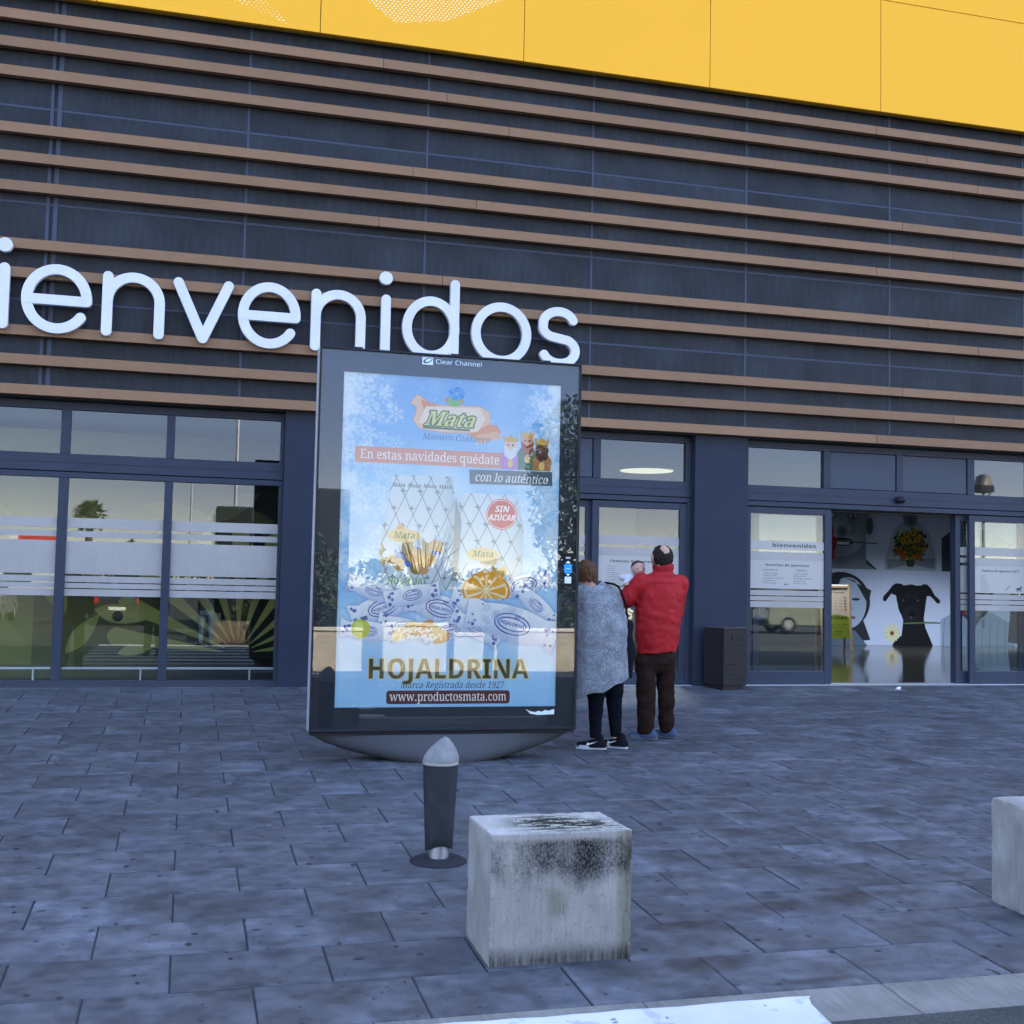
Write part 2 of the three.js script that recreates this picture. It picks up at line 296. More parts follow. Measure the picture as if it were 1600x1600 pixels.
// ---------------------------------------------------------------- the setting: sloping slab pavement, kerb, road
{
  const pav = new THREE.Group(); pav.name = 'pavement'; pav.rotation.x = TILT; pav.userData.kind = 'structure'; scene.add(pav);
  const variants = [];
  const slabGeo = (w, d, u, v) => { // chamfered top and four sides
    const c = 0.004, t = 0.05, x = w / 2, z = d / 2, P = [[-x, -t, -z], [x, -t, -z], [x, -t, z], [-x, -t, z], [-x, -c, -z], [x, -c, -z], [x, -c, z], [-x, -c, z], [-x + c, 0, -z + c], [x - c, 0, -z + c], [x - c, 0, z - c], [-x + c, 0, z - c]];
    const pos = [], q = (a, b, e, f) => { for (const k of [a, b, e, a, e, f]) pos.push(...P[k]); };
    q(8, 11, 10, 9);
    for (let k = 0; k < 4; k++) { const l = (k + 1) % 4; q(4 + k, 8 + k, 8 + l, 4 + l); q(k, 4 + k, 4 + l, l); }
    const g = new THREE.BufferGeometry(); g.setAttribute('position', new THREE.Float32BufferAttribute(pos, 3)); g.computeVertexNormals();
    return metric(g, u, v);
  };
  for (let k = 0; k < 24; k++) variants.push(slabGeo(0.5932, 0.3937, rnd() * 2.6, rnd() * 2.6));
  const list = [], v = V3();
  for (let m = -1; m <= 20; m++) {
    const z1 = 8.494 - 0.4 * m, zc = z1 - 0.2, off = -0.01 + (m % 2 ? 0.3 : 0);
    for (let n = -14; n <= 27; n++) {
      const x = off + 0.6 * n + 0.3, px = [];
      for (const [a, b] of [[-0.3, -0.2], [0.3, -0.2], [0.3, 0.2], [-0.3, 0.2]]) { v.set(x + a, gy(zc + b), zc + b).project(camera); px.push([v.x, v.y, v.z]); }
      let area = 0; px.forEach((p, i) => { const r = px[(i + 1) % 4]; area += p[0] * r[1] - p[1] * r[0]; });
      const inside = px.some((p) => Math.abs(p[0]) < 1 && Math.abs(p[1]) < 1 && p[2] < 1);
      list.push({ x, zc, seen: inside ? Math.abs(area) : 0 });
    }
  }
  list.sort((a, b) => b.seen - a.seen);
  const rest = [[], [], [], [], []];
  list.forEach((s, i) => {
    const g = variants[(rnd() * 24) | 0], k = Math.min(4, (rnd() * 5) | 0), y = rr(-0.0018, 0.0018), rx = rr(-0.002, 0.002), rz = rr(-0.0018, 0.0018);
    if (i < 300) {
      const m = new THREE.Mesh(g, M.slab[k]); m.name = 'stone_slab'; m.position.set(s.x + rr(-0.001, 0.001), y, s.zc); m.rotation.set(rx, 0, rz); m.receiveShadow = m.castShadow = true; pav.add(m);
    } else rest[k].push(g.clone().rotateX(rx).translate(s.x, y, s.zc));
  });
  // the narrow row of cut slabs against the facade
  for (let n = -14; n <= 27; n++) rest[(rnd() * 5) | 0].push(slabGeo(0.594, 0.09, rnd(), rnd()).translate(-0.01 + 0.6 * n, 0, 0.045));
  rest.forEach((r, k) => { const m = part('stone_slabs', r, M.slab[k], pav); m.userData.kind = 'stuff'; });
  part('bedding', b2(-8.8, 16.6, -0.07, -0.0075, -0.02, 8.884), M.mortar, pav);

  // brown spill stains soaked into a few slabs near the road
  const blot = dtex(256, 256, (u, v) => { const r = Math.hypot(u - 0.5, v - 0.5) * 2 + 0.55 * (fbm(u, v, 5, 4, 47) - 0.5), a = 0.75 * (1 - sst(0.25, 0.95, r)) * (0.45 + 0.9 * (fbm(u, v, 9, 3, 12) - 0.2)); return [a, a * 0.62, a]; }, false, false);
  const stainM = std(0.055, 0.04, 0.032, 0.75, { alphaMap: blot, transparent: true });
  for (const [x, z, w, d, r] of [[2.17, 8.12, 0.55, 0.22, 0.1], [2.68, 7.93, 0.62, 0.25, 0.15], [2.12, 8.56, 0.6, 0.3, 0.05], [3.2, 7.85, 0.62, 0.24, 0.1], [1.72, 8.3, 0.35, 0.14, 0.2], [2.45, 8.82, 0.5, 0.09, 0.0]]) { const g = new THREE.PlaneGeometry(w, d).rotateX(-Math.PI / 2).rotateY(r).translate(x, 0.0035, z); part('stain', g, stainM, pav); }

  // kerb: flat grey top strip, then a sloping face down to the road
  const kerb = new THREE.Group(); kerb.name = 'kerb'; kerb.userData.kind = 'structure'; scene.add(kerb);
  const yk = gy(8.885), stone = (x0, x1) => {
    const pr = [[8.889, yk - 0.2], [8.889, yk - 0.001], [8.972, yk - 0.004], [9.02, yk - 0.012], [9.19, ROAD - 0.004], [9.19, yk - 0.2]], sh = new THREE.Shape();
    pr.forEach(([z, y], i) => i ? sh.lineTo(-z, y) : sh.moveTo(-z, y));
    const g = new THREE.ExtrudeGeometry(sh, { depth: x1 - x0 - 0.006, bevelEnabled: false });
    g.rotateY(Math.PI / 2).translate(x0 + 0.003, 0, 0);
    return metric(g);
  };
  for (let x = -9.32; x < 17; x += 1.0) part('kerb_stone', stone(x, x + 1), M.kerb, kerb);

  // the road and car park beyond, to the horizon
  const road = new THREE.PlaneGeometry(800, 400, 1, 1); road.rotateX(-Math.PI / 2).translate(0, ROAD, 209.175);
  struct('road', metric(road), M.asphalt);
  const left = new THREE.PlaneGeometry(400, 240); left.rotateX(-Math.PI / 2).translate(-208.8, ROAD - 0.01, 0); 
  const right = new THREE.PlaneGeometry(400, 240); right.rotateX(-Math.PI / 2).translate(216.6, ROAD - 0.01, 0);
  struct('side_ground', merge([metric(left), metric(right)]), M.asphalt);
  // pedestrian crossing: the first bar lies half on the kerb's slope
  const mark = new THREE.Group(); mark.name = 'road_marking'; mark.userData.kind = 'structure'; scene.add(mark);
  const slopeBar = () => {
    const zs = [8.955, 8.972, 9.02, 9.19], ys = [yk - 0.0036, yk - 0.004, yk - 0.012, ROAD - 0.004], pos = [], nb = 40, x0 = -1.9, x1 = 2.335;
    const edge = (i) => 0.012 * n3(i * 0.9, 3.3, 1) + 0.008 * n3(i * 2.7, 1.3, 5);
    for (let j = 0; j < 3; j++) for (let i = 0; i < nb; i++) {
      const X = (k, jj) => lerp(x0, x1 - 0.05 * jj / 3 * 1.0, k / nb), Z = (jj, k) => zs[jj] + (jj ? 0 : edge(k));
      const q = [[i, j], [i, j + 1], [i + 1, j + 1], [i, j], [i + 1, j + 1], [i + 1, j]];
      for (const [k, jj] of q) pos.push(X(k, jj), ys[jj] + 0.0045, Z(jj, k));
    }
    const g = new THREE.BufferGeometry(); g.setAttribute('position', new THREE.Float32BufferAttribute(pos, 3)); g.computeVertexNormals(); return metric(g);
  };
  part('crossing_bar', slopeBar(), M.roadPaint, mark);
  part('crossing_bar', b2(-1.9, 2.28, ROAD, ROAD + 0.004, 9.196, 9.5), M.roadPaint, mark);
  for (let k = 0; k < 6; k++) part('crossing_bar', b2(-1.9, 2.28, ROAD - 0.01, ROAD + 0.004, 10.05 + k * 1.05, 10.55 + k * 1.05), M.roadPaint, mark);
}

// ---------------------------------------------------------------- the shop building
const shop = thing('shop_building', 'large shop building with dark cladding, brown slats and yellow top band', 'building');
const ROOF = 11.2;
const tints = (m, ks) => ks.map((k) => { const c = m.clone(); c.color.multiplyScalar(k); return c; });
const slatM = tints(M.slat, [0.93, 1, 1.06, 0.98]), cladM = tints(M.clad, [0.9, 1, 1.1, 0.96, 1.04]), yellowM = tints(M.yellow, [0.985, 1, 1.01]);
{
  // cladding panels of 2.0 x 1.02 m, joints with a paler profile set back in them
  const cols = []; for (let k = -7; k <= 12; k++) cols.push(0.472 + 1.997 * k);
  const rows = [2.985, 4.008, 5.03, 6.045, 7.06, 8.08];
  for (let i = 0; i < cols.length - 1; i++) for (let j = 0; j < rows.length - 1; j++) {
    const x0 = cols[i] + (i === 6 ? 0.075 : 0.013), x1 = cols[i + 1] - (i === 5 ? 0.04 : 0.013), y0 = rows[j] + (j ? 0.011 : 0), y1 = rows[j + 1] - 0.011;
    const g = b2(x0, x1, y0, y1, -0.06, rr(-0.0015, 0.0015), 0.003);
    part('cladding_panel', metric(g, rnd() * 2, rnd() * 2), cladM[(rnd() * 5) | 0], shop);
  }
  const prof = [];
  for (let i = 1; i < cols.length - 1; i++) if (i === 6) prof.push(b2(cols[i] - 0.04, cols[i] - 0.006, 3.0, 8.1, -0.05, 0.004), b2(cols[i] + 0.03, cols[i] + 0.075, 3.0, 8.1, -0.05, 0.004)); else prof.push(b2(cols[i] - 0.0125, cols[i] + 0.0125, 3.0, 8.1, -0.05, 0.003));
  part('joint_filler', b2(cols[6] - 0.0055, cols[6] + 0.0295, 3.0, 8.08, -0.06, -0.012), M.clad, shop);
  part('joint_profile', prof, M.joint, shop);
  part('joint_profile', rows.slice(1, 5).map((y) => b2(cols[0], cols.at(-1), y - 0.0105, y + 0.0105, -0.05, -0.002)), M.joint, shop);
  part('backing_wall', [b2(cols[0], cols.at(-1), 2.985, 8.1, -0.3, -0.065), b2(-60, cols[0], -3, ROOF, -0.3, 0), b2(cols.at(-1), 60, -3, ROOF, -0.3, 0)], M.clad, shop);
  part('upper_wall', b2(cols[0], cols.at(-1), 8.1, ROOF, -0.3, 0.05), M.clad, shop);
  part('roof', [b2(-60, 60, ROOF, ROOF + 0.2, -34, 0.0), b2(-60, 60, -3, ROOF, -34.3, -34)], M.innerDark, shop);
  part('end_wall', [b2(-60.3, -60, -3, ROOF, -34, 0), b2(60, 60.3, -3, ROOF, -34, 0)], M.clad, shop);

  // horizontal slats, in lengths with open butt joints; each rests on small brackets
  const tops = [7.03, 6.73, 6.425, 5.828, 5.526, 5.216, 4.615, 4.314, 3.715, 3.413, 3.103], lens = [-13.5, -7.9, -1.84 - 1.3, 2.62, 8.9, 15.1, 21.5];
  tops.forEach((t, r) => {
    const sh = ((r * 7) % 5) * 0.37 - 0.7;
    for (let i = 0; i < lens.length - 1; i++) {
      const a = i ? lens[i] + sh : lens[i], b = i < lens.length - 2 ? lens[i + 1] + sh : lens[i + 1];
      part('slat', metric(b2(a + 0.002, b - 0.002, t - 0.106, t + rr(-0.001, 0.001), 0.035, 0.12, 0.004), rnd() * 3, rnd() * 3), slatM[(rnd() * 4) | 0], shop);
    }
  });
  const br = []; for (const t of tops) for (let i = 1; i < cols.length - 1; i++) br.push(b2(cols[i] - 0.03, cols[i] + 0.03, t - 0.09, t - 0.015, 0.003, 0.04));
  part('slat_brackets', br, M.dark, shop).userData.kind = 'stuff';

  // yellow perforated metal panels
  const holes = ctex(1024, 1024, (g, w, h) => { // perforation in large petal-shaped fields: 2.31 m across
    g.fillStyle = '#ebaa34'; g.fillRect(0, 0, w, h);
    const field = (poly, rad, step, col) => { g.save(); g.beginPath(); poly.forEach(([x, y], i) => i ? g.lineTo(x * w, y * h) : g.moveTo(x * w, y * h)); g.closePath(); g.clip(); g.fillStyle = col; for (let y = 0; y < h; y += step) for (let x = (y / step) % 2 ? step / 2 : 0; x < w; x += step) { g.beginPath(); g.arc(x, y, rad * (0.7 + 0.3 * Math.sin(x * 0.011 + y * 0.017)), 0, 7); g.fill(); } g.restore(); };
    field([[0.0, 0.98], [0.22, 0.86], [0.62, 0.85], [0.86, 0.97], [0.7, 0.70], [0.4, 0.62], [0.1, 0.6]], 5.4, 22, '#f2ead6');
    field([[0.3, 0.62], [0.5, 0.2], [0.9, 0.1], [1, 0.5], [0.75, 0.66]], 5.0, 22, '#f2ead6');
  });
  const fine = ctex(1024, 1024, (g, w, h) => {
    g.fillStyle = '#ebaa34'; g.fillRect(0, 0, w, h); g.fillStyle = '#c98f2a';
    for (let y = 0; y < h; y += 20) for (let x = (y / 20) % 2 ? 10 : 0; x < w; x += 20) { const k = Math.sin(x * 0.006) + Math.cos(y * 0.008 + x * 0.003); if (k > 0.1) { g.beginPath(); g.arc(x, y, 2.2, 0, 7); g.fill(); } }
  });
  const light = ctex(1024, 1024, (g, w, h) => {
    g.fillStyle = '#ebaa34'; g.fillRect(0, 0, w, h);
    const field = (poly, rad, step, col) => { g.save(); g.beginPath(); poly.forEach(([x, y], i) => i ? g.lineTo(x * w, y * h) : g.moveTo(x * w, y * h)); g.closePath(); g.clip(); g.fillStyle = col; for (let y = 0; y < h; y += step) for (let x = (y / step) % 2 ? step / 2 : 0; x < w; x += step) { g.beginPath(); g.arc(x, y, rad, 0, 7); g.fill(); } g.restore(); };
    field([[0.12, 0.58], [0.36, 0.84], [0.62, 0.76], [0.92, 0.5], [0.9, 0.2], [0.3, 0.3]], 4.6, 20, '#f0e7d2');
    field([[0.36, 0.84], [0.44, 0.97], [1, 0.98], [1, 0.45], [0.62, 0.76]], 2.4, 20, '#d9a93a');
  });
  const yp = [M.yellow];
  for (const t of [holes, light, fine]) { t.repeat.set(1 / 2.31, 1 / 1.44); yp.push(std(1, 1, 1, 0.55, { map: t, specularIntensity: 0.12 })); }
  for (let k = -5; k <= 7; k++) for (let j = 0; j < 3; j++) {
    const x0 = 1.202 + 2.3416 * k + 0.004, x1 = x0 + 2.3336, y0 = 7.2 + 1.4567 * j + 0.004, y1 = y0 + 1.4487;
    const g = b2(0, x1 - x0, 0, y1 - y0, 0, 0.05, 0.004);
    const m = j ? yp[(k * 3 + j + 30) % 4] : k <= -1 ? yp[1] : k === 0 ? yp[2] : k === 1 ? yp[3] : yp[0];
    const o = part('fascia_panel', g, m, shop); o.position.set(x0, y0, 0.12 + rr(-0.001, 0.001));
  }
  part('fascia_frame', [b2(-10.4, 19.8, 7.215, 7.27, 0.04, 0.115), b2(-10.4, 19.8, 8.63, 8.69, 0.06, 0.115), b2(-10.4, 19.8, 10.09, 10.15, 0.06, 0.115), b2(-10.4, 19.8, 11.41, 11.55, 0.0, 0.115)], M.yellowEdge, shop);

  // columns between the glazed bays
  for (const x of [-8.745, -3.885, 0.975, 5.822, 10.69, 15.55]) part('column', metric(b2(x, x + 0.69, -3, 2.99, -0.32, 0, 0.006), x, 0), M.column, shop);
  part('plinth_wall', [b2(-12.5, -8.745, -3, 2.99, -0.32, -0.04), b2(16.24, 24.5, -3, 2.99, -0.32, -0.04)], M.clad, shop);
  part('soffit', b2(-12.5, 24.5, 2.916, 2.984, -0.3, -0.16), M.frame, shop);
}

// ---------------------------------------------------------------- glazing
const FILM = [[1.653, 1.758], [1.558, 1.621], [1.170, 1.517], [1.086, 1.149], [1.023, 1.075], [0.940, 1.012]];
const filmTextMat = (w, draw) => { // printed frosted film: 1.17 .. 1.517 m or a narrow band
  const t = ctex(1024, 512, (g, W, H) => { g.fillStyle = '#ffffff'; g.fillRect(0, 0, W, H); g.fillStyle = '#4a5061'; draw(g, W, H); });
  return std(0.40, 0.37, 0.335, 0.6, { map: t });
};
const flatBox = (x0, x1, y0, y1, z0, z1) => { // thin box with 0..1 uv on its faces
  const g = new THREE.BoxGeometry(x1 - x0, y1 - y0, z1 - z0); g.translate((x0 + x1) / 2, (y0 + y1) / 2, (z0 + z1) / 2); return g.toNonIndexed();
};
const hours = filmTextMat(1, (g, W, H) => {
  g.font = 'bold 60px sans-serif'; g.fillText('Horarios de apertura', 210, 105);
  g.font = '46px sans-serif'; g.fillText('Carrefour', 180, 190); g.fillText('Galería', 640, 190);
  g.font = '30px sans-serif';
  ['Lunes a Sábado', '09:00 a 22:00', 'Domingos y festivos', 'de apertura', '10:00 a 22:00'].forEach((t, i) => { g.fillText(t, 185, 245 + i * 44); g.fillText(t, 600, 245 + i * 44); });
  g.fillRect(480, 420, 22, 26); g.fillRect(520, 424, 12, 22);
});
const holidays = filmTextMat(1, (g, W, H) => {
  g.font = 'bold 60px sans-serif'; g.fillText('Festivos de apertura 2017', 150, 110);
  g.font = '25px sans-serif'; g.fillStyle = '#7d8494';
  ['8 de enero', '9 de abril', '2 de julio', '15 de agosto', '3 de diciembre', '6 de diciembre', '17 de diciembre', '24 de diciembre', '31 de diciembre'].forEach((t, i) => g.fillText(t, 110, 190 + i * 36));
  g.strokeStyle = '#3f4654'; g.lineWidth = 10; g.beginPath(); g.moveTo(610, 470); g.lineTo(690, 370); g.stroke();
  g.fillStyle = '#5b5f6b'; g.beginPath(); g.ellipse(870, 425, 48, 20, 0, 0, 7); g.fill(); for (const x of [835, 855, 890, 908]) g.fillRect(x, 430, 9, 48); g.beginPath(); g.ellipse(920, 395, 24, 15, -0.4, 0, 7); g.fill();
});
const welcome = filmTextMat(1, (g, W, H) => { g.font = 'bold 250px sans-serif'; g.save(); g.scale(0.42, 1.25); g.fillText('bienvenidos', 720, 300); g.restore(); });

function leafPart(parent, x0, x1, zf, opts = {}) { // a glazed door leaf: frame as the part, pane and films as sub-parts
  const f = opts.frame ?? 0.085, y1 = 2.165, gy0 = 0.16, gy1 = 2.09, d = 0.05;
  const fr = part('door_leaf', [b2(x0, x0 + f, 0.006, y1, zf - d, zf, 0.004), b2(x1 - f, x1, 0.006, y1, zf - d, zf, 0.004), b2(x0 + f, x1 - f, 0.006, gy0, zf - d, zf - 0.001, 0.004), b2(x0 + f, x1 - f, gy1, y1, zf - d, zf - 0.001, 0.004)], M.frame, parent);
  const a = x0 + f, b = x1 - f;
  part('pane', b2(a, b, gy0, gy1, zf - 0.032, zf - 0.024), M.glass, fr);
  FILM.forEach(([p, q], i) => {
    const text = i === 2 && opts.text, w = i === 0 && opts.welcome;
    part('film_strip', text || w ? flatBox(a, b, p, q, zf - 0.0235, zf - 0.0225) : b2(a, b, p, q, zf - 0.0235, zf - 0.0225), text ? opts.text : w ? welcome : M.film, fr);
  });
  if (opts.text) part('film_strip', b2(a, b, 1.517, 1.558, zf - 0.0235, zf - 0.0228), M.film, fr);
  return fr;
}
function windowUnit(x0, x1, y0, y1, withFilm) { // pane set in the frame grid
  const w = part('window_pane', b2(x0, x1, y0, y1, -0.158, -0.150), M.glass, shop);
  if (withFilm) FILM.forEach(([p, q]) => part('film_strip', b2(x0, x1, p, q, -0.1492, -0.148), M.film, w));
  return w;
}
{
  const fz0 = -0.2, fz1 = -0.11, bays = [[-8.055, -3.885], [-3.195, 0.975], [1.665, 5.822], [6.512, 10.69], [11.38, 15.55]];
  const members = [];
  for (const [a, b] of bays) {
    members.push(['frame_rail', b2(a, b, 2.245, 2.43, fz0, fz1, 0.004)], ['frame_rail', b2(a, b, 2.178, 2.236, fz0, fz1 - 0.004, 0.004)], ['frame_rail', b2(a, b, 2.897, 2.914, fz0, fz1 - 0.002, 0.003)]);
    members.push(['groove', b2(a, b, 2.237, 2.244, fz0, fz1 - 0.03)], ['groove', b2(a, b, 2.332, 2.336, fz1 - 0.02, fz1 + 0.0012)]);
  }
  for (const [n, g] of members) part(n, g, n === 'groove' ? M.dark : M.frame, shop);
  // fully glazed bays: mullions between four panes
  for (const dx of [0, -4.86, 14.575]) {
    const at = (x) => x + dx, edges = [[-0.1815, 0.938], [-1.237, -0.268], [-2.303, -1.335], [-3.155, -2.4]];
    for (const [a, b] of edges) {
      windowUnit(at(a), at(b), 0.06, 2.178, true); windowUnit(at(a), at(b), 2.43, 2.897, false);
      part('kick_rail', [b2(at(a), at(b), 0.172, 0.196, -0.2, -0.165, 0.004), b2(at((a + b) / 2) + 0.3, at((a + b) / 2) + 0.318, 0.06, 0.172, -0.195, -0.17)], M.steel, shop);
    }
    for (const [a, b] of [[0.938, 0.975], [-0.268, -0.1815], [-1.335, -1.237], [-2.4, -2.303], [-3.195, -3.155]]) part('mullion', [b2(at(a), at(b), 0.06, 2.177, fz0, fz1 - 0.002, 0.004), b2(at(a), at(b), 2.431, 2.896, fz0, fz1 - 0.002, 0.004)], M.frame, shop);
    part('sill', b2(at(-3.195), at(0.975), -0.05, 0.06, fz0, fz1 - 0.001, 0.004), M.frame, shop);
  }
  // the two door bays
  const doorBay = (ox, open) => {
    const at = (x) => x + ox;
    for (const [a, b] of [[6.58, 7.607], [9.787, 10.62]]) windowUnit(at(a), at(b), 2.435, 2.897, false);
    for (const [a, b] of [[6.512, 6.58], [7.607, 7.696], [8.64, 8.728], [9.682, 9.787], [10.62, 10.69]]) part('mullion', b2(at(a), at(b), 2.431, 2.896, fz0, fz1 - 0.002, 0.004), M.frame, shop);
    for (const [a, b] of [[7.696, 8.64], [8.728, 9.682]]) part('infill_panel', b2(at(a) + 0.008, at(b) - 0.008, 2.438, 2.89, -0.19, -0.128, 0.004), M.panel, shop);
    leafPart(shop, at(6.535), at(7.714), -0.12, { text: open ? hours : undefined, welcome: open });
    leafPart(shop, at(9.71), at(10.67), -0.12, { text: holidays });
    if (open) { leafPart(shop, at(6.70), at(7.775), -0.2, { frame: 0.075 }); leafPart(shop, at(9.56), at(10.6), -0.2, { frame: 0.075 }); } else { leafPart(shop, at(7.66), at(8.66), -0.18, { welcome: true }); leafPart(shop, at(8.66), at(9.70), -0.18, {}); }
    part('door_track', b2(at(6.512), at(10.69), 2.166, 2.177, -0.3, -0.19), M.dark, shop);
    part('threshold', b2(at(6.512), at(10.69), -0.05, 0.004, -0.32, -0.02), M.alu, shop);
  };
  doorBay(0, true);
  // the middle bay keeps its doors shut: printed leaf to the right
  {
    const ox = -4.868, at = (x) => x + ox;
    for (const [a, b] of [[6.58, 7.607], [9.535, 10.62]]) windowUnit(at(a), at(b), 2.435, 2.897, false);
    for (const [a, b] of [[6.533, 6.58], [7.607, 7.696], [8.55, 8.64], [9.44, 9.535], [10.62, 10.69]]) part('mullion', b2(at(a), at(b), 2.431, 2.896, fz0, fz1 - 0.002, 0.004), M.frame, shop);
    for (const [a, b] of [[7.696, 8.55], [8.64, 9.44]]) part('infill_panel', b2(at(a) + 0.008, at(b) - 0.008, 2.438, 2.89, -0.19, -0.128, 0.004), M.panel, shop);
    leafPart(shop, at(6.55), at(7.73), -0.12, { text: hours });
    leafPart(shop, 4.574, 5.77, -0.12, { text: holidays });
    leafPart(shop, at(7.70), at(8.62), -0.18, {}); leafPart(shop, at(8.62), 4.60, -0.18, { welcome: true });
    part('jamb', b2(5.771, 5.822, 0.006, 2.176, fz0, fz1, 0.004), M.frame, shop);
    part('door_track', b2(1.665, 5.822, 2.166, 2.177, -0.3, -0.19), M.dark, shop);
    part('threshold', b2(1.665, 5.822, -0.05, 0.004, -0.32, -0.02), M.alu, shop);
  }
  part('jamb', [b2(9.556, 9.70, 0.006, 2.164, -0.31, -0.255, 0.004)], M.frame, shop);
}

// ---------------------------------------------------------------- inside the entrance hall
{
  const inner = std(0.50, 0.50, 0.48, 0.8);
  struct('hall_floor', [b2(-12.5, 24.5, -0.06, -0.002, -10.2, -0.32)], M.floor);
  part('hall_ceiling', b2(-12.5, 24.5, 2.9, 2.98, -10.4, -0.33), std(0.6, 0.6, 0.58, 0.85), shop);
  part('hall_wall', [b2(-12.5, 24.5, -0.05, 2.9, -10.4, -10.1), b2(-12.6, -12.5, -0.05, 2.98, -10.3, -0.33), b2(24.5, 24.6, -0.05, 2.98, -10.3, -0.33), b2(1.2, 1.35, -0.05, 2.9, -10.1, -0.33)], inner, shop);
}
// black and olive mural behind the left windows
{
  const mural = ctex(1560, 560, (g, w, h) => { // covers x -6.6 .. 0.4, y 0 .. 2.8 ... drawn 200 px per metre
    g.fillStyle = '#17191a'; g.fillRect(0, 0, w, h); const bg = g.createLinearGradient(0, 0, w, 0); bg.addColorStop(0, '#8f8a54'); bg.addColorStop(0.62, '#7d794a'); bg.addColorStop(0.80, '#545236'); bg.addColorStop(0.90, '#22241e'); g.fillStyle = bg; g.fillRect(0, 0, w, h);
    const ol = '#a5a05a', P = (x, y) => [(x + 6.6) * 200, h - y * 200];
    g.fillStyle = ol;
    const flower = (cx, cy, r0, r1, n, a0, a1, wd) => { for (let k = 0; k < n; k++) { const a = lerp(a0, a1, k / (n - 1)), q = wd; const [X, Y] = P(cx, cy); g.beginPath(); g.moveTo(X + Math.cos(a - q * 0.35) * r0, Y - Math.sin(a - q * 0.35) * r0); g.lineTo(X + Math.cos(a - q) * r1, Y - Math.sin(a - q) * r1); g.quadraticCurveTo(X + Math.cos(a) * (r1 + 30), Y - Math.sin(a) * (r1 + 30), X + Math.cos(a + q) * r1, Y - Math.sin(a + q) * r1); g.lineTo(X + Math.cos(a + q * 0.35) * r0, Y - Math.sin(a + q * 0.35) * r0); g.closePath(); g.fill(); } };
    flower(0.60, 0.28, 34, 280, 11, 0.15, 3.0, 0.075);
    flower(-3.6, 0.9, 30, 240, 9, 0.3, 2.9, 0.09);
    const leafS = (x, y, L, W, a) => { const [X, Y] = P(x, y); g.save(); g.translate(X, Y); g.rotate(a); g.beginPath(); g.moveTo(-L, 0); g.quadraticCurveTo(-L * 0.2, -W * 1.6, L, 0); g.quadraticCurveTo(-L * 0.3, W * 1.5, -L, 0); g.fill(); g.restore(); };
    for (const [x, y, L, W, a] of [[-1.45, 1.0, 62, 34, 1.1], [-0.95, 1.12, 48, 36, 0.5], [-1.12, 0.5, 56, 24, -0.9], [-0.72, 0.72, 58, 28, 0.2], [-2.0, 0.55, 60, 30, 0.5], [-1.85, 1.2, 60, 26, -0.5], [-0.5, 0.35, 50, 20, -0.3], [-4.5, 1.6, 90, 60, 0.4], [-5.2, 0.8, 80, 40, 0.3]]) leafS(x, y, L, W, a);
    g.globalAlpha = 0.75; g.fillRect(...P(-3.3, 0.95), 330, 160); g.globalAlpha = 1;
    g.globalAlpha = 0.35; for (const [x, y, L, W, a] of [[-0.1, 1.9, 90, 26, 0.2], [0.5, 2.0, 70, 30, -0.5], [-2.3, 1.95, 90, 34, 0.4], [-3.0, 2.1, 60, 26, -0.5], [0.9, 1.75, 60, 26, 0.8]]) leafS(x, y, L, W, a); g.globalAlpha = 1;
    g.fillStyle = '#17191a'; for (const [x, y, r] of [[-0.9, 1.1, 14], [-0.75, 0.7, 12], [-2.1, 0.5, 12]]) { const [X, Y] = P(x, y); g.beginPath(); g.arc(X, Y, r, 0, 7); g.fill(); }
  });
  const o = part('painted_screen', flatBox(-6.6, 1.2, 0, 2.8, -1.24, -1.2), std(1, 1, 1, 0.8, { map: mural }), scene);
  tag(o, 'black screen painted with olive petals and a sunburst behind the left windows', 'screen');
}
